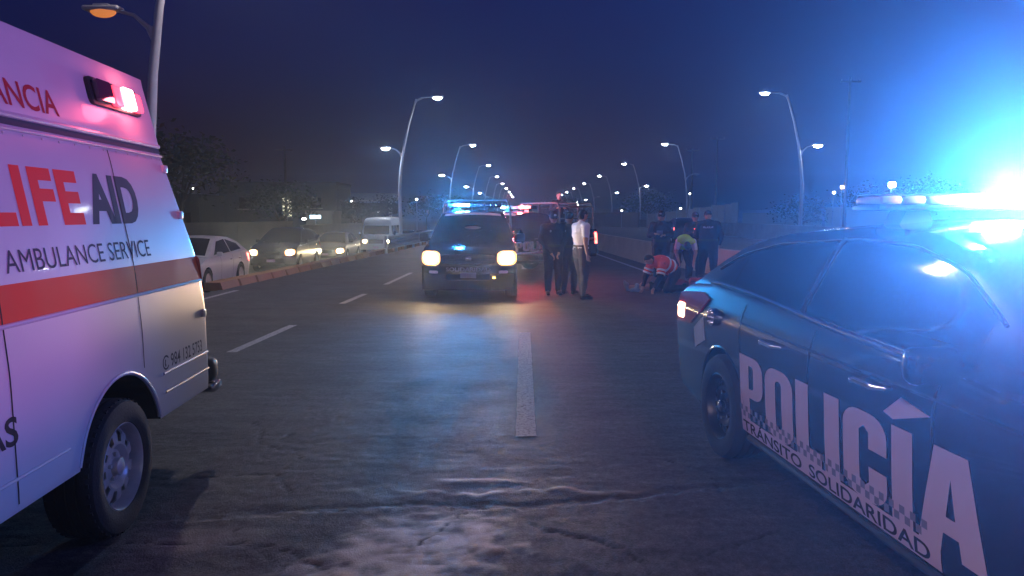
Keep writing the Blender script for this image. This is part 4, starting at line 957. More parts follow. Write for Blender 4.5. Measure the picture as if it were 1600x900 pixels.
# ---------------------------------------------------------------- ground and roads
def struct(name, me, m, smooth=35):
    o = obj(name, me, m, None, smooth); o['kind'] = 'structure'; return o
def zs(y): return -.10-.0155*max(0, y) if y < 75 else -1.2625       # service road sinks beside the rising carriageway
def asphalt(name, base, dark, near=False):
    m = bpy.data.materials.new(name); m.use_nodes = True; nt = m.node_tree; N = nt.nodes; L = nt.links; p = N['Principled BSDF']
    tc = N.new('ShaderNodeTexCoord')
    def noi(scale, det=6, rough=.6, stretch=None):
        n = N.new('ShaderNodeTexNoise'); n.inputs['Scale'].default_value = scale; n.inputs['Detail'].default_value = det; n.inputs['Roughness'].default_value = rough
        if stretch:
            mp = N.new('ShaderNodeMapping'); mp.inputs['Scale'].default_value = stretch; L.new(tc.outputs['Object'], mp.inputs['Vector']); L.new(mp.outputs['Vector'], n.inputs['Vector'])
        else: L.new(tc.outputs['Object'], n.inputs['Vector'])
        return n
    big = noi(.35, 5, .6, (1,.35,1)); mid = noi(3.2, 8, .65, (1,.6,1)); fine = noi(95, 3, .7)
    vor = N.new('ShaderNodeTexVoronoi'); vor.inputs['Scale'].default_value = 130; L.new(tc.outputs['Object'], vor.inputs['Vector'])
    m1 = N.new('ShaderNodeMix'); m1.data_type = 'RGBA'; m1.inputs['A'].default_value = (*dark,1); m1.inputs['B'].default_value = (*base,1)
    add = N.new('ShaderNodeMath'); add.operation = 'ADD'; L.new(big.outputs['Fac'], add.inputs[0]); L.new(mid.outputs['Fac'], add.inputs[1])
    mr = N.new('ShaderNodeMapRange'); mr.inputs['From Min'].default_value = .75; mr.inputs['From Max'].default_value = 1.3; L.new(add.outputs[0], mr.inputs['Value']); L.new(mr.outputs['Result'], m1.inputs['Factor'])
    # stones in the surface
    m2 = N.new('ShaderNodeMix'); m2.data_type = 'RGBA'; m2.blend_type = 'MULTIPLY'; m2.inputs['Factor'].default_value = .75
    cr = N.new('ShaderNodeMapRange'); cr.inputs['To Min'].default_value = .55; cr.inputs['To Max'].default_value = 1.6; L.new(vor.outputs['Color'], cr.inputs['Value'])
    L.new(m1.outputs['Result'], m2.inputs['A']); L.new(cr.outputs['Result'], m2.inputs['B'])
    last = m2.outputs['Result']
    for sc_, lo, hi, st in ((22, .62, 1.42, (1,.8,1)), (5.5, .70, 1.35, (.45,1.3,1)), (1.1, .75, 1.25, (.25,1,1))):
        q = noi(sc_, 7, .72, st); qr = N.new('ShaderNodeMapRange'); qr.inputs['From Min'].default_value = .34; qr.inputs['From Max'].default_value = .66; qr.inputs['To Min'].default_value = lo; qr.inputs['To Max'].default_value = hi; L.new(q.outputs['Fac'], qr.inputs['Value'])
        mm = N.new('ShaderNodeMix'); mm.data_type = 'RGBA'; mm.blend_type = 'MULTIPLY'; mm.inputs['Factor'].default_value = 1; L.new(last, mm.inputs['A']); L.new(qr.outputs['Result'], mm.inputs['B']); last = mm.outputs['Result']
    rg = N.new('ShaderNodeMapRange'); rg.inputs['To Min'].default_value = .42; rg.inputs['To Max'].default_value = .88; L.new(mid.outputs['Fac'], rg.inputs['Value'])
    rough = rg.outputs['Result']
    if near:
        at = N.new('ShaderNodeAttribute'); at.attribute_name = 'worn_lit'
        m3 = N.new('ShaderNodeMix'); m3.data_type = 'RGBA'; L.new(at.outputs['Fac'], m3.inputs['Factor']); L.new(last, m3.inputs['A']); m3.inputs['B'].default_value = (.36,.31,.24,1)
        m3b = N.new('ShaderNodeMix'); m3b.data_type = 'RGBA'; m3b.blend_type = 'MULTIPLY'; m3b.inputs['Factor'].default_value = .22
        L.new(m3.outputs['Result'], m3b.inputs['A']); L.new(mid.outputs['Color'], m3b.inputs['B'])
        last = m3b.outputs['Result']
        ck = N.new('ShaderNodeAttribute'); ck.attribute_name = 'crack'
        m4 = N.new('ShaderNodeMix'); m4.data_type = 'RGBA'; L.new(ck.outputs['Fac'], m4.inputs['Factor']); L.new(last, m4.inputs['A']); m4.inputs['B'].default_value = (.012,.012,.012,1); last = m4.outputs['Result']
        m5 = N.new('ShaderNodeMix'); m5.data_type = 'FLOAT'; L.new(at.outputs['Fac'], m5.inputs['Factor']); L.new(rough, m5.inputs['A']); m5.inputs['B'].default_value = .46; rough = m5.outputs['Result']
    L.new(last, p.inputs['Base Color']); L.new(rough, p.inputs['Roughness']); p.inputs['Specular IOR Level'].default_value = .38
    b = N.new('ShaderNodeBump'); b.inputs['Strength'].default_value = .8; b.inputs['Distance'].default_value = .006
    b2 = N.new('ShaderNodeBump'); b2.inputs['Strength'].default_value = .3; b2.inputs['Distance'].default_value = .012
    L.new(mid.outputs['Fac'], b2.inputs['Height']); L.new(fine.outputs['Fac'], b.inputs['Height']); L.new(b2.outputs['Normal'], b.inputs['Normal']); L.new(b.outputs['Normal'], p.inputs['Normal'])
    return m
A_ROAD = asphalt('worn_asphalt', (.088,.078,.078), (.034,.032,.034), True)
A_SERV = asphalt('service_road_asphalt', (.075,.070,.066), (.035,.034,.034))

def gridmesh(xs, ys, f):
    vs = [(x, y, f(x,y)) for y in ys for x in xs]; n = len(xs); fs = []
    for j in range(len(ys)-1):
        for i in range(n-1): fs.append((j*n+i, j*n+i+1, (j+1)*n+i+1, (j+1)*n+i))
    me = bpy.data.meshes.new('sheet'); me.from_pydata(vs, [], fs); me.update(); return me
def sm(t): t = max(0., min(1., t)); return t*t*(3-2*t)
# broken strip of the carriageway in front of the camera
LIP = [(-3.2,3.72),(-1.9,3.80),(-1.25,3.93),(-.85,3.97),(-.55,4.01),(-.30,3.99),(0.1,4.03),(.55,4.13),(.95,4.26),(1.5,4.42),(2.6,4.6)]
CR = [[(-2.4,5.9),(-2.0,5.6),(-1.9,5.2),(-1.5,4.9)], [(.9,4.9),(1.2,4.6),(1.15,4.2)], [(-1.0,2.9),(-1.1,3.3),(-1.45,3.6),(-1.5,3.8)], [(-.1,4.0),(.1,3.7),(.5,3.5),(.6,3.2)], [(-.30,3.99),(-.33,3.90),(-.37,3.80),(-.41,3.70),(-.50,3.55),(-.52,3.40)],
      [(-1.35,4.2),(-1.55,4.55),(-1.5,4.9),(-1.75,5.3),(-1.7,5.7)], [(-1.55,4.55),(-2.2,4.45),(-3.0,4.6)],
      [(-.6,6.9),(-.25,6.95),(.02,6.88),(.2,6.93)], [(-.7,3.1),(-1.2,3.5),(-1.9,3.55),(-2.6,3.5)], [(.5,2.9),(.8,3.4),(1.3,3.7)],[(-.05,6.2),(.12,6.35),(.1,6.6)]]
def seg_d(x, y, pts):
    d = 9.
    for (a,b) in zip(pts[:-1], pts[1:]):
        ax,ay = a; bx,by = b; t = ((x-ax)*(bx-ax)+(y-ay)*(by-ay))/((bx-ax)**2+(by-ay)**2); t = max(0,min(1,t))
        d = min(d, math.hypot(x-ax-t*(bx-ax), y-ay-t*(by-ay)))
    return d
WORN_LIT = []; CRACK = []
lx = [p[0] for p in LIP]; ly = [p[1] for p in LIP]
def road_h(x, y):
    near = sm((7.8-y)/1.2)*sm((y-2.0)/.3)*sm((3.4-abs(x+.2))/.8)
    w = 0.; c = 0.; h = 0.
    if near > 0:
        n1 = noise.noise(Vector((x*2.1,y*2.1,.3))); n2 = noise.noise(Vector((x*7,y*11,1.7))); n3 = noise.noise(Vector((x*19,y*26,5)))
        n4 = noise.noise(Vector((x*47,y*60,8)))
        h = .004*n1+.0016*n2+.0016*n3+.0036*n4
        yl = np.interp(x, lx, ly) + .06*n2 + .035*n3 + .015*n4; lipk = sm((x+2.2)/1.0)*sm((2.6-x)/1.6)
        h += .016*sm((yl-y)/.035)*lipk*sm((y-2.9)/.9)              # near slab stands proud of the broken joint
        h -= .008*sm(1-abs(y-yl-.06)/.06)*lipk
        for (yy, x0, x1, a) in ((4.50,-.95,.35,.006),(4.30,-1.2,.9,.006),(4.72,-.6,1.3,.004)):
            k = sm((x-x0)/.35)*sm((x1-x)/.4); yc = yy+.10*noise.noise(Vector((x*2.3,yy*3,0)))+.05*noise.noise(Vector((x*8,yy*5,0)))+.03*x; k *= sm(.75+1.5*noise.noise(Vector((x*3.1,yy*7,3))))
            h += a*k*(sm((yc-y)/.025)-sm((yc-y-.03)/.13))
            w = max(w, .85*k*sm(1-abs(yc-y-.035)/.05)*sm(.6+1.2*n2) if yy < 4.7 else 0)  # lit edges of the ridges put into the mask as pale colour
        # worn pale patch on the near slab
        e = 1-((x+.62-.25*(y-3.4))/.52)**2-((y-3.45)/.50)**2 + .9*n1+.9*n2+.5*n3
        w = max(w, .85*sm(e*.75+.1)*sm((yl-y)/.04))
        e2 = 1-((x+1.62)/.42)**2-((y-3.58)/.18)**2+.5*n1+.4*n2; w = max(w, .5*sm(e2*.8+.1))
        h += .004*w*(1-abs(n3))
        h -= .002*(1-w)*sm(.3-n2*1.2)
        for q in CR:
            d = seg_d(x+.030*n3, y+.03*n2, q); g = sm(1-d/(.011+.012*n1)); c = max(c, g); h -= .008*g
        h *= near; w *= near; c *= near
    WORN_LIT.append(w); CRACK.append(c); return h
def axis(pts):
    r = []
    for a,b,s in pts: r += list(np.arange(a, b-1e-6, s))
    return r+[pts[-1][1]]
xs = axis([(-6.6,-3.6,1.0),(-3.6,-2.2,.05),(-2.2,1.9,.022),(1.9,3.2,.06),(3.2,5.6,.8)]); ys = axis([(-25,2.0,3),(2.0,2.8,.10),(2.8,5.4,.022),(5.4,7.8,.05),(7.8,12,.6),(12,40,4),(40,400,30)])
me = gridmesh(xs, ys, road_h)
for nm, vals in (('worn_lit', WORN_LIT), ('crack', CRACK)):
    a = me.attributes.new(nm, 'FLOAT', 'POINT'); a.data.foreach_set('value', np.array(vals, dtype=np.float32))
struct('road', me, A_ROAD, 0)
for p in me.polygons: p.use_smooth = True
M_DIRT = mat('dusty_ground', (.10,.085,.06), .95, var=.35, scale=.6, bump=.5, bscale=9)
g = struct('ground', gridmesh([-900,-400,-150,-60,-30,30,60,150,400,900], [-60,-20,0,25,50,75,100,200,400,900], lambda x,y: zs(y)-.06), M_DIRT)
struct('service_road', gridmesh([-14.5,-11,-7.5], [-20,0,15,30,45,60,75,120,300], lambda x,y: zs(y)-.02), A_SERV)
struct('opposite_road', gridmesh([6.6,10,15.6], [-20,0,40,100,200,400], lambda x,y: -.012), A_SERV)
# retaining body under the raised carriageway
M_CONC = mat('grey_concrete', (.30,.29,.27), .85, var=.25, scale=1.6, bump=.5, bscale=30)
M_CONC2 = mat('pale_barrier_concrete', (.52,.40,.29), .8, var=.22, scale=1.2, bump=.45, bscale=25)  # warm light falling on the barriers is put into the base colour
M_KERB = mat('orange_lit_kerb', (.30,.15,.08), .75, var=.25, scale=3, bump=.4, bscale=30)  # orange light on the kerb is put into its colour
M_WHITE = mat('worn_white_road_paint', (.50,.46,.46), .7, var=.22, scale=9, bump=.3, bscale=60)
_nt = M_WHITE.node_tree; _p = _nt.nodes['Principled BSDF']; _src = _p.inputs['Base Color'].links[0].from_socket
_tc = _nt.nodes.new('ShaderNodeTexCoord'); _n = _nt.nodes.new('ShaderNodeTexNoise'); _n.inputs['Scale'].default_value = 38; _n.inputs['Detail'].default_value = 8; _n.inputs['Roughness'].default_value = .75
_r = _nt.nodes.new('ShaderNodeMapRange'); _r.inputs['From Min'].default_value = .49; _r.inputs['From Max'].default_value = .60; _m = _nt.nodes.new('ShaderNodeMix'); _m.data_type = 'RGBA'
_nt.links.new(_tc.outputs['Object'], _n.inputs['Vector']); _nt.links.new(_n.outputs['Fac'], _r.inputs['Value']); _nt.links.new(_r.outputs['Result'], _m.inputs['Factor']); _nt.links.new(_src, _m.inputs['A']); _m.inputs['B'].default_value = (.13,.12,.12,1); _nt.links.new(_m.outputs['Result'], _p.inputs['Base Color'])
em = MB(); em.prism([(-7.35,-1.6),(-6.6,-.05),(5.6,-.05),(6.6,-1.6)], 'y', -25, 400); struct('embankment', em, M_CONC)
em = MB(); em.prism([(6.4,-1.6),(6.62,-.05),(15.55,-.05),(16.6,-1.6)], 'y', -25, 400); struct('opposite_embankment', em, M_CONC)
# kerb along the left edge, in stones
def kx(y): return -6.95+.045*(y-16)
k = MB()
for i in range(60):
    y0 = 16.1+i*1.0; y1 = y0+.985; k.prism([(kx(y0)-.0,0)]*1+[(0,0)]*0+[(kx(y0),-.02),(kx(y0)+.42,-.02),(kx(y0)+.36,.16),(kx(y0)+.02,.16)], 'y', y0, y1)
struct('kerb', k, M_KERB)
# lane markings
def mark(x0, x1, y0, y1, dx=0, m=M_WHITE, name='lane_marking'):
    close = y0 < 8 and abs(x0) < 4; nl = 90 if close else 24; nw = 6 if close else 2; V = []; F = []
    for i in range(nl+1):
        for j in range(nw+1):
            t = i/nl; x = x0+dx*t+(x1-x0)*j/nw; y = y0+(y1-y0)*t
            if j in (0, nw): x += .007*noise.noise(Vector((x*9,y*7,2)))+.003*noise.noise(Vector((x*9,y*40,2)))
            if i in (0, nl): y += .02*noise.noise(Vector((x*40,y,4)))
            h = road_h(x, y); WORN_LIT.pop(); CRACK.pop(); V.append((x, y, h+.0035))
    for i in range(nl):
        for j in range(nw): a = i*(nw+1)+j; F.append((a,a+1,a+nw+2,a+nw+1))
    me = bpy.data.meshes.new('mark'); me.from_pydata(V, [], F); o = obj(name, me, m, None, 0); o['kind'] = 'structure'; return o
for i, (a, b) in enumerate(((5.37,10.25),(22.4,27.1),(31,35.7),(39.5,44),(48,52.5),(56.5,61))): mark(-.055, .095, a, b, 0)
for (a, b) in ((.4,4.2),(8.7,10.9),(13.6,15.3),(17.4,21),(26,30.5),(34.7,39),(43,47.5),(52,56)): mark(-3.52+.045*(a-8.7)*.6, -3.40+.045*(a-8.7)*.6, a, b, .06)
mark(4.05,4.17,10,45,-1.75, name='edge_line'); mark(-6.35,-6.23,-10,16,.1, name='edge_line')

# ---------------------------------------------------------------- concrete barriers
def barrier(name, label, pts, h, m, round_end=False):
    """low wall with a battered face that follows pts on the ground"""
    vs = []; fs = []; prof = [(-.20,0),(-.18,.12),(-.09,.34),(-.075,h-.02),(-.055,h),(.055,h),(.075,h-.02),(.09,.34),(.18,.12),(.20,0)]
    n = len(prof); P_ = [Vector((*p,0)) for p in pts]
    for i, p in enumerate(P_):
        t = (P_[min(i+1,len(P_)-1)]-P_[max(i-1,0)]).normalized(); s = Vector((t.y,-t.x,0))
        k_ = 1.0
        if round_end and i == 0: k_ = .80
        for (a,z) in prof: vs.append(p+s*a+Vector((0,0,z*k_)))
    for i in range(len(P_)-1):
        for q in range(n-1): fs.append((i*n+q, i*n+q+1, (i+1)*n+q+1, (i+1)*n+q))
    fs += [tuple(range(n)), tuple((len(P_)-1)*n+q for q in range(n))[::-1]]
    return tag(obj(name, MB().add(vs, fs), m, None, 30), label, 'barrier')
def bx(y): return 4.30-.055*(y-23.8)
barrier('concrete_barrier', 'low concrete median barrier with rounded end, running away beyond the standing people', [(bx(23.6),23.6),(bx(23.9),23.9)]+[(bx(y),y) for y in np.linspace(24.3,48,14)]+[(3.0,55),(3.0,80),(3.0,160)], .74, M_CONC2, True)
barrier('concrete_barrier', 'pale concrete barrier behind the large officer and the police saloon', [(5.05,23.2),(5.25,21.5),(5.52,19.9),(5.95,18),(6.2,15.5),(6.3,12),(6.35,4),(6.35,-12)], .70, M_CONC2)
barrier('concrete_barrier', 'long dark parapet on the far side of the opposite carriageway', [(16.1,y) for y in np.linspace(18,260,40)], 1.02, M_CONC)

# ---------------------------------------------------------------- guardrail on the left
M_GALV = mat('galvanised_steel', (.42,.43,.45), .38, metal=.8, var=.15, scale=6)
def guardrail(y0, y1, label):
    r = thing('guardrail', label, 'guardrail', (0,0,0)); r.location = (kx(y0)+.55, y0, 0)
    dx = kx(y1)-kx(y0)-.1
    for z in (.60,.33):
        prof = [(-.02,z-.15),(.03,z-.11),(.03,z-.06),(-.02,z),(.03,z+.06),(.03,z+.11),(-.02,z+.15)]
        vs=[];fs=[]; n=14; P_=len(prof)
        for i in range(n+1):
            t=i/n
            for (a,q) in prof: vs.append((dx*t+a, (y1-y0)*t, q))
            for (a,q) in prof: vs.append((dx*t+a-.008, (y1-y0)*t, q))
        for i in range(n):
            for q in range(P_-1):
                a=i*2*P_+q; b=a+2*P_; fs.append((a,a+1,b+1,b)); fs.append((a+P_,b+P_,b+P_+1,a+P_+1))
        obj('rail', MB().add(vs,fs), M_GALV, r, 50)
    n = int((y1-y0)/2)
    pm = MB().box((0,0,.36),(.10,.14,.76)).mesh('post')
    for i in range(n+1):
        t = i/n; p = obj('post', pm, M_GALV, r, 0); p.location = (dx*t-.09,(y1-y0)*t,0)
guardrail(31.5, 64, 'galvanised double guardrail on the left edge beyond the oncoming saloons')

# ---------------------------------------------------------------- street lamps
M_POLE = mat('pale_lamp_pole_paint', (.55,.56,.60), .4, metal=.3, var=.12, scale=5)
M_LED = mat('lit_street_lamp_lens', (1,1,1), .2, emit=(.86,.95,1.0), es=60, var=0)
M_SOD = mat('dim_amber_street_lamp', (1,.5,.15), .2, emit=(1.0,.30,.06), es=.22, var=0)
def make_lamp(sg, label, x, y, group, low='on', high='on', power=0, dep=0., tint=(.80,.86,1.0)):
    """double-armed curved pole; sg = +1 leans towards +X"""
    r = thing('street_lamp', label, 'street lamp', (x, y, dep), 0, group)
    prof = [(0,0),(.02,1.5),(-.02,3.2),(.10,4.6),(.30,6.0),(.62,7.4),(1.05,8.8),(1.12,9.05)]
    key = ('lamp', sg)
    if key not in MESH:
        p = MB(); p.tube([(sg*a,0,z) for a,z in prof], [.12,.115,.105,.095,.085,.07,.055,.045], 12)
        p.tube([(0,0,0),(0,0,.35)], [.20,.16], 12); p.box((0,0,.02),(.5,.5,.04))
        MESH[key] = p.mesh('pole')
        a = MB(); a.tube([(sg*1.02,0,8.65),(sg*1.12,0,8.95),(sg*1.5,0,9.12),(sg*2.15,0,9.16)], [.05,.045,.04,.035], 8)
        a.prism([(sg*1.02,8.6),(sg*1.12,8.98),(sg*1.7,9.13),(sg*1.2,8.9)], 'y', -.012, .012); MESH[key+('a',)] = a.mesh('arm')
        b = MB(); b.tube([(sg*.20,0,5.15),(sg*.06,0,5.6),(-sg*.25,0,5.85),(-sg*.55,0,5.93)], [.045,.045,.04,.035], 8)
        b.prism([(sg*.20,5.1),(sg*.16,5.6),(-sg*.3,5.86),(sg*.0,5.55)], 'y', -.012, .012); MESH[key+('b',)] = b.mesh('arm')
        h = MB(); h.rbox((0,0,.06),(.78,.32,.10),.045,seg=3); h.rbox((0,0,.12),(.34,.22,.06),.02); MESH['lamp_head'] = h.mesh('lamp_head')
        l = MB(); l.ball((0,0,.0),(.27,.15,.12),20,10); MESH['lamp_lens'] = l.mesh('lamp_lens')
    obj('pole', MESH[key], M_POLE, r); obj('arm', MESH[key+('a',)], M_POLE, r); obj('arm', MESH[key+('b',)], M_POLE, r)
    for (px, pz, st) in ((sg*2.5, 9.12, high), (-sg*.90, 5.92, low)):
        h = obj('lamp_head', MESH['lamp_head'], M_POLE, r); h.location = (px,0,pz)
        lm = {'on':M_LED,'off':PAL['lens_clear'],'amber':M_SOD}[st]
        me = MESH['lamp_lens'].copy() if st != 'on' else MESH['lamp_lens']
        if st != 'on': me.materials.clear()
        l = obj('lamp_lens', me, lm, h); l.location = (0,0,.0)
        if power and st == 'on': lamp('lamp_glow', (px,0,pz-.25), 'SPOT', power*(1 if pz > 8 else .5), tint, r, .2, spot=150, blend=.6)
    return r
ORD = 'first second third fourth fifth sixth seventh eighth ninth tenth eleventh'.split()
lg, rg = 'street lamps along the left edge', 'street lamps along the right edge'
make_lamp(1, 'nearest left street lamp, its pole rising behind the ambulance with a dim amber lower lamp', -8.0, 16.2, lg, low='amber', power=330, tint=(1,.82,.74), dep=-.02)
make_lamp(1, 'left street lamp with two lit heads beside the white minibus', -8.05, 49, lg, power=320, dep=-.0)
for i, y in enumerate((82,115,148,181,214,247,280,313)):
    make_lamp(1, '%s lamp of the left-edge row, counting from the ambulance' % ORD[i+2], -8.0+.15*i, y, lg if i == 0 else 'distant street lamps on the left edge', low='on' if i < 3 else 'off', power=60 if i < 1 else 0)
make_lamp(-1, 'large right street lamp with two lit heads above the police saloon roof', 17.4, 47.5, rg, power=100)
for i, y in enumerate((81,112,146,180,214,248,282,316)):
    make_lamp(-1, '%s lamp of the right-edge row, counting from the large nearest one' % ORD[i+1], 17.5-.2*min(i,4), y, rg if i < 2 else 'distant street lamps on the right edge', low='off' if i in (0,3) else 'on', power=60 if i < 1 else 0)
# the same rows go on behind the camera and out of the frame
make_lamp(-1, 'right street lamp outside the picture beside the police saloon', 17.4, 14.0, rg, power=420, tint=(1,.90,.82))
make_lamp(1, 'left street lamp behind the camera', -8.0, -12.0, lg, power=4200, tint=(1,.74,.78))
make_lamp(-1, 'right street lamp behind the camera', 12.5, -12.0, rg, power=60)

# ---------------------------------------------------------------- vehicles
def place(xc, yc, r):  # r: heading of local +y from world +Y, towards +X
    return (xc, yc, 0), -r
ya = -math.atan(82/1170); ax = -2.0137+.1*math.sin(ya)-.985*math.cos(ya)
build_ambulance((ax, 3.5856+.985*math.sin(ya), 0), -ya)
yc = -math.atan(118/1170)
build_police_sedan((1.309+.13*math.sin(yc)*0+.95*math.cos(yc), 4.95-.95*math.sin(yc), 0), -yc)
p1 = build_pickup((-1.10, 17.95, 0), .015, 'dark police pickup facing the camera with lit headlights and blue roof beacon', 'head', {0:'lens_smoke',1:'blue_on',2:'blue_core',3:'blue_core',4:'lens_smoke',5:'lens_smoke',6:'lens_smoke',7:'lens_smoke',8:'lens_smoke',9:'lens_smoke'}, 'SOLIDARIDAD')
lamp('beacon_light', (-.35,-1.60,1.87), 'POINT', 140, (.03,.30,1.0), p1, .08)
lamp('beacon_beam', (-.35,-1.64,1.87), 'SPOT', 650, (.02,.38,1.0), p1, .08, spot=100, blend=1, to=(-.2,-8,4.2))
for sg in (-1,1): lamp('headlight_beam', (sg*.735,-4.05,.80), 'SPOT', 360, (1.0,.60,.28), p1, .09, spot=17, blend=1, to=(sg*.8,-18,1.1))
p2 = build_pickup((.78, 22.15, 0), math.radians(-43), 'second police pickup parked askew behind the officers, red and blue roof beacons lit', 'tail', {0:'blue_core',1:'lens_smoke',2:'lens_smoke',3:'lens_smoke',4:'lens_smoke',5:'lens_smoke',6:'red_core',7:'red_on',8:'lens_smoke',9:'lens_smoke'}, 'SOLIDARIDAD')
lamp('beacon_light', (.32,-1.62,1.88), 'POINT', 160, (1.0,.12,.12), p2, .08)
lamp('beacon_light', (-.5,-1.62,1.88), 'POINT', 100, (.03,.40,1.0), p2, .06)
tx = build_saloon((-9.35, 22.3, zs(22)), .04, 'white taxi saloon with lit rear lamps on the service road beside the ambulance', PAL['white'], 'tail')
d2 = build_saloon((-9.75, 31.9, zs(29)-.02), .03, 'black car with lit headlights and pinkish plate behind the white taxi', PAL['black_paint'], 'head', group='cars queuing on the service road', bulk=1.04, suv=1, name='queuing_car')
d3 = build_saloon((-9.5, 38.9, zs(36)-.02), .02, 'bronze car with glaring headlight in front of the white minibus', PAL['grey_paint'], 'head', group='cars queuing on the service road', bulk=1.03, name='queuing_car')
mb_ = build_minibus((-9.1, 49.6, zs(46)-.02), .02)
for r, dist, e, c in ((d2[0],(.66,.76),240,(1,.82,.5)), (d3[0],(.66,.60),650,(1,.78,.45)), (mb_,(.68,.86),280,(1,.9,.7))):
    yfr = -4.1 if r is mb_ else -3.62
    for sg in (-1,1): lamp('headlight_beam', (sg*dist[0], yfr, dist[1]), 'SPOT', e, c, r, .08, spot=30, blend=1, to=(sg*.7+3.2,-24,1.2))
# taxi details: side number panel, door sign
# far traffic on the service road and the opposite carriageway
far = None
for i, (x, y, rz, lit) in enumerate(((-9.2,60,.02,'head'),(-9.3,70,.02,'head'),(9.5,44,PI+.0,'tail'))):
    c_ = build_saloon((x, y, zs(y)-.02 if x < 0 else -.012), rz, ('distant car with lit headlights just behind the minibus','distant car last in the service road queue','dark car passing on the opposite carriageway beyond the barrier')[i], PAL['black_paint' if i != 1 else 'grey_paint'], lit, name='distant_car')

build_people()
# ---------------------------------------------------------------- background left
M_WALLG = mat('grey_rendered_wall', (.22,.20,.17), .9, var=.2, scale=.8, bump=.4, bscale=12)
M_DARKB = mat('dark_building_render', (.07,.07,.075), .9, var=.3, scale=.7)
M_FASCIA = mat('pale_fascia_panel', (.42,.42,.36), .6, var=.12, scale=.5)
M_WARM = mat('lit_window', (1,.9,.7), .4, emit=(.80,.85,.55), es=.55, var=0)
M_SIGN = mat('lit_sign_face', (.6,.9,1), .4, emit=(.55,.85,1.0), es=2.2, var=0)
M_BULB = mat('lit_flood_lamp', (1,1,1), .3, emit=(1,.98,.9), es=14, var=0)
M_BULBB = mat('lit_bluish_flood_lamp', (1,1,1), .3, emit=(.6,.9,1), es=60, var=0)
M_OR = mat('lit_orange_lamp', (1,.7,.4), .3, emit=(1,.55,.25), es=8, var=0)
def building(name, label, loc, rz, w, d, h, m, wins=(), doors=(), cat='building', parapet=.35):
    r = thing(name, label, cat, loc, rz)
    obj('wall', MB().box((0,d/2,h/2-.5),(w,d,h+1)), m, r, 0)
    p = MB()
    for (c, s) in (((0,-.0,h+parapet/2),(w+.1,.22,parapet)),((0,d,h+parapet/2),(w+.1,.22,parapet)),((-w/2,d/2,h+parapet/2),(.22,d-.24,parapet)),((w/2,d/2,h+parapet/2),(.22,d-.24,parapet))): p.box(c,s)
    obj('parapet', p, m, r, 0)
    for (x,z,ww,hh,lit) in wins:
        f = obj('window', MB().box((x,-.03,z),(ww+.16,.10,hh+.16)), M_DARKB, r, 0)
        obj('pane', MB().box((x,-.10,z),(ww,.05,hh)), M_WARM if lit else PAL['glass'], f, 0)
        obj('sill', MB().box((x,-.12,z-hh/2-.12),(ww+.3,.24,.07)), M_CONC, f, 0)
    for (x,ww,hh) in doors:
        dd = obj('door', MB().box((x,-.04,hh/2),(ww,.10,hh)), PAL['plastic'], r, 0); obj('handle', MB().box((x+ww*.4,-.12,hh*.45),(.05,.06,.2)), M_GALV, dd, 0)
    return r
building('apartment_building', 'dark flat-roofed building with one tall lit window behind the queue', (-27.5,84,-1.32), .05, 13, 9, 6.3, M_DARKB, wins=((1.0,3.9,.95,2.3,True),(-3.5,4.3,1.6,1.2,False),(-3.5,1.7,1.6,1.2,False),(4.2,1.8,1.4,1.2,False),(4.2,4.4,1.2,1.2,False)), doors=((-.9,1.0,2.1),))
# awning building with deep fascia
r = thing('shop_building', 'low building with a wide pale fascia beyond the minibus', 'building', (-25.2,112,-1.32), .03)
obj('wall', MB().box((0,7,2.1),(11.5,6,5.4)), M_DARKB, r, 0)
obj('fascia', MB().rbox((0,0,5.55),(12.6,8,1.05),.06), M_FASCIA, r, 0)
for x in (-5.8,0.6,5.8): obj('column', MB().box((x,-3.4,2.3),(.45,.45,5.5)), M_FASCIA, r, 0)
for x in (-3,-.5,3.6): f = obj('window', MB().box((x,3.95,2.0),(1.9,.14,2.2)), PAL['plastic'], r, 0); obj('pane', MB().box((x,3.85,2.0),(1.7,.08,2.0)), PAL['glass'], f, 0)
obj('ceiling_lamp', MB().rbox((.1,-2,4.95),(.7,.5,.12),.03), M_BULB, r, 0); obj('ceiling_lamp', MB().rbox((-.9,-1,4.95),(.4,.4,.12),.03), M_BULB, r, 0)
obj('ceiling_lamp', MB().rbox((3.9,-2.4,3.4),(.3,.2,.12),.03), M_BULB, r, 0); obj('ceiling_lamp', MB().rbox((-1.7,-2.4,3.6),(.2,.2,.12),.03), M_BULB, r, 0)
building('outbuilding', 'small plain grey building beside the lit sign', (-20.2,74,-1.3), .02, 2.6, 4, 3.0, M_WALLG, wins=((-.2,1.5,.8,.7,False),))
s = thing('sign', 'narrow lit bluish white sign on a post above the dark car', 'sign', (-20.0,72,-1.3))
obj('post', MB().tube([(0,0,0),(0,0,2.6)],.06,8), M_GALV, s); obj('sign_face', MB().rbox((0,-.05,2.75),(1.05,.12,.32),.03), M_SIGN, s); obj('lamp', MB().rbox((-1.1,-.05,2.55),(.36,.14,.14),.03), M_BULB, s)
obj('lamp_arm', MB().tube([(-1.1,.0,2.55),(0,0,2.5)],.02,6), M_GALV, s)
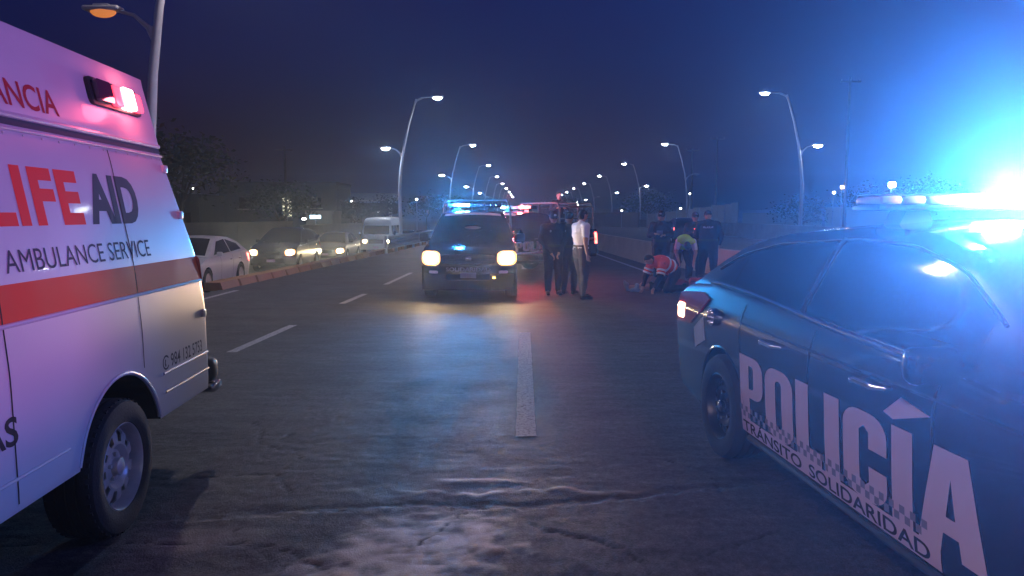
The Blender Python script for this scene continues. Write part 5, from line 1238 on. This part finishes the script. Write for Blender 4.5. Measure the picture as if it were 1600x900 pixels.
# boundary wall along the far side of the service road
def wallrun(label, pts, h, m, cap=True, posts=0, base=0):
    r = thing('boundary_wall', label, 'wall', (pts[0][0], pts[0][1], 0)); o = Vector((*pts[0],0))
    for (a,b) in zip(pts[:-1], pts[1:]):
        A = Vector((*a,0))-o; B = Vector((*b,0))-o; d = B-A; rz = math.atan2(d.y,d.x); L = d.length; c = (A+B)/2
        obj('wall_panel', MB().box((c.x,c.y,(h+base)/2-.4),(L-.01,.2,h-base+.8),rz=rz), m, r, 0)
        if cap: obj('coping', MB().box((c.x,c.y,h+.04),(L,.3,.08),rz=rz), m, r, 0)
    return r
wallrun('plain grey boundary wall on the far left beyond the white taxi', [(-23,44),(-20.0,52),(-18.6,60)], 1.05, M_WALLG, base=-1.2)
wallrun('low grey wall section behind the queue of cars', [(-18.4,62),(-17.5,90)], .7, M_WALLG, base=-1.3)
building('roofed_shelter', 'dark flat-roofed building far left behind the white taxi', (-32,62,-1.2), .05, 10, 6, 4.2, M_DARKB, wins=((0,2.4,3,1.2,False),(3.5,2.4,1.6,1.2,False)))
# ---------------------------------------------------------------- trees
M_BARK = mat('tree_bark', (.09,.07,.05), .9, var=.3, scale=6, bump=.6, bscale=20)
M_LEAF = mat('dark_green_leaves', (.030,.050,.018), .7, var=.35, scale=1.5, col2=(.016,.032,.013))
def tree(loc, h, rad, label, seed, group=None, n=1500, palm=False):
    rnd = random.Random(seed); r = thing('tree', label, 'tree', loc, 0, group)
    t = MB(); th = h*.45; lean = rnd.uniform(-.3,.3)
    t.tube([(0,0,0),(lean*.3,0,th*.5),(lean,0.1,th)],[h*.028,h*.022,h*.016],10)
    tips = []
    for k in range(7):
        a = k*2*PI/7+rnd.random(); L = rad*rnd.uniform(.5,.85); z1 = th+h*rnd.uniform(.12,.38)
        e = (lean+L*math.cos(a), .1+L*math.sin(a), z1); tips.append(e)
        t.tube([(lean,.1,th*.92),(lean+L*.45*math.cos(a), L*.45*math.sin(a), th+(z1-th)*.6), e],[h*.012,h*.008,h*.003],6)
    tips.append((lean,.1,h*.85))
    obj('trunk', t, M_BARK, r)
    vs=[]; fs=[]
    for k in range(n):
        c = rnd.choice(tips); q = Vector((rnd.gauss(0,1),rnd.gauss(0,1),rnd.gauss(0,.7)))*rad*.27
        p = Vector(c)+q
        s = rnd.uniform(.10,.22)*h/6; u = Vector((rnd.uniform(-1,1),rnd.uniform(-1,1),rnd.uniform(-.6,.6))).normalized(); v = u.orthogonal().normalized(); v.rotate(Matrix.Rotation(rnd.random()*6,3,u))
        b = len(vs); vs += [p-u*s, p+v*s*.45+Vector((0,0,.03)), p+u*s, p-v*s*.45]; fs.append((b,b+1,b+2,b+3))
    me = bpy.data.meshes.new('crown'); me.from_pydata(vs, [], fs); obj('crown', me, M_LEAF, r, 0)
gl = 'dark trees behind the service road'
for i, (x,y,h,rd,lb) in enumerate(((-19.5,36,7.5,3.2,'tall dark tree left of the queue, directly above the white taxi'),(-25,55,8.5,3.8,'dark spreading tree behind the boundary wall'),(-21,64,5.5,2.6,'small dark tree above the black car'),(-24.5,76,6,3.0,'dark tree beside the lit tall window'),(-19.3,86,5,2.4,'small dark tree beside the lit sign'),(-18.5,100,5.5,2.6,'small tree in front of the pale fascia'),(-15.5,120,6,3,'dark tree behind the minibus roof'),(-14.5,150,7,4,'dark tree beyond the minibus near the lamp pole'))):
    tree((x,y,zs(y)-.05), h, rd, lb, i+3, gl)
for i, (x,y,h,rd,lb) in enumerate(((25.2,69,4.6,2.1,'small round tree in front of the right-hand wall'),(10.5,150,6,3.2,'dark tree at the far end of the metal fence'),(20,120,7,3.4,'dark tree behind the metal fence'),(36,78,6,3,'dark tree behind the wall, above the police saloon'),(45,85,7,3.4,'large dark tree at far right'),(9,190,7,4,'distant dark tree near the road horizon'))):
    tree((x,y,-1.3), h, rd, lb, i+30, 'dark trees on the right side')
# ---------------------------------------------------------------- right side: metal fence, walls, utility poles
M_SHEET = mat('pale_corrugated_sheet', (.42,.41,.38), .6, var=.15, scale=2)
f = thing('metal_fence', 'tall pale fence of upright metal panels behind the officers', 'fence', (15.4,94,-1.3), 0)
A = Vector((0,0,0)); B = Vector((5.9,-19,0)); n = 16; d = (B-A)/n; rz = math.atan2(d.y,d.x)
for i in range(n):
    c = A+d*(i+.5); hh = 3.0+1.15*i/n+(.08 if i%3 == 0 else 0)
    obj('panel', MB().box((c.x,c.y,hh/2),(d.length*.95,.05+.03*(i%2),hh),rz=rz), M_SHEET, f, 0)
    if i%2 == 0: p = A+d*i; obj('post', MB().box((p.x-.02,p.y-.12,hh/2),(.12,.12,hh+.1)), M_GALV, f, 0)
wallrun('plain pale wall to the right of the metal fence', [(21.6,74.5),(26.0,72),(28.0,71)], 1.75, M_FASCIA, base=-1.3)
wallrun('taller pale wall behind the police saloon roof', [(28.0,70.2),(30.6,69.5),(34.4,68.5)], 2.25, M_FASCIA, base=-1.3)
wallrun('low distant wall left of the metal fence', [(9.5,110),(12.5,104),(15.0,98)], 1.9, M_WALLG, base=-1.3)
M_WOOD = mat('grey_utility_pole', (.16,.16,.16), .85, var=.2, scale=4)
def upole(x, y, h, label):
    r = thing('utility_pole', label, 'utility pole', (x,y,-1.3), 0, 'utility poles beyond the right edge')
    obj('pole', MB().tube([(0,0,0),(0,0,h)],[.16,.11],10), M_WOOD, r); obj('crossarm', MB().box((0,-.16,h-.4),(1.8,.1,.12)), M_WOOD, r, 0)
    for q in (-.8,0,.8): obj('insulator', MB().tube([(q,-.16,h-.34),(q,-.16,h-.18)],[.04,.05],8), M_CONC, r)
upole(21.5,97,11.5,'slim utility pole left of the pair above the metal fence'); upole(23.6,93,12.5,'slim utility pole right of the pair above the metal fence'); upole(28.8,68,15,'tall utility pole just above the police saloon rear window')
lp = thing('utility_pole', 'utility pole in the dark left background', 'utility pole', (-25.5,80.5,-1.3)); obj('pole', MB().tube([(0,0,0),(0,0,10.2)],[.16,.11],10), M_WOOD, lp); obj('crossarm', MB().box((0,-.16,9.8),(1.8,.1,.12)), M_WOOD, lp, 0)
# floodlight posts and small lights far right
def post_light(x, y, z, s, m, label, group=None, g0=-1.3):
    r = thing('floodlight', label, 'floodlight', (x,y,g0), 0, group); obj('post', MB().tube([(0,.1,0),(0,.1,z-g0)],.05,8), M_GALV, r)
    obj('lamp_head', MB().rbox((0,0,z-g0),(s,s*.5,s*.8),s*.15), m, r)
post_light(24.2,50,3.60,.42,M_BULBB,'bright square floodlight on a post just above the police car beacon',g0=-1.0)
post_light(28.5,68,4.1,.30,M_OR,'small orange lamp far behind the police saloon'); post_light(28.2,69,3.65,.22,M_BULB,'small dim white lamp below the orange one')
for i,(x,y,z) in enumerate(((18.7,90,2.4),(13,100,2.2),(8.5,118,3.2),(20.2,92,4.2))): post_light(x,y,z,.16,M_BULB,('tiny white lamp at the foot of the metal fence','tiny white lamp left of the metal fence','tiny white lamp far left of the metal fence, near the barrier','tiny white lamp high between the two utility poles')[i],'tiny distant lamps on the right')
for i,(x,y,z) in enumerate(((-33,75,4.2),(-13.5,95,3.6),(-11,130,4.2))): post_light(x,y,z,.22,M_BULB,('tiny white lamp on the dark shelter at far left','tiny white lamp between the fascia building and the minibus','tiny white lamp beyond the minibus roof beside the lamp pole')[i],'tiny distant lamps on the left')
# distant vehicles' lights and skyline
tl = MB()
struct('hills', gridmesh(list(np.linspace(-700,700,60)), [600,640], lambda x,y: (-1.5 if y < 620 else 6+5*noise.noise(Vector((x*.01,0,3)))+3*noise.noise(Vector((x*.05,0,9))))), mat('far_treeline', (.02,.03,.02), .95, var=.3, scale=.05))

# ---------------------------------------------------------------- scattering volume added to give the lamps a glow
hz = MB().box((0,170,11),(700,480,26))
hm = bpy.data.materials.new('glow_haze'); hm.use_nodes = True; nt = hm.node_tree; nt.nodes.remove(nt.nodes['Principled BSDF'])
v = nt.nodes.new('ShaderNodeVolumePrincipled'); v.inputs['Color'].default_value = (.70,.82,1,1); v.inputs['Density'].default_value = HAZE_D; v.inputs['Anisotropy'].default_value = HAZE_G
nt.links.new(v.outputs['Volume'], nt.nodes['Material Output'].inputs['Volume'])
h = obj('added_haze', hz, hm, None, 0); h['kind'] = 'stuff'

bpy.data.scenes.remove(WORK)
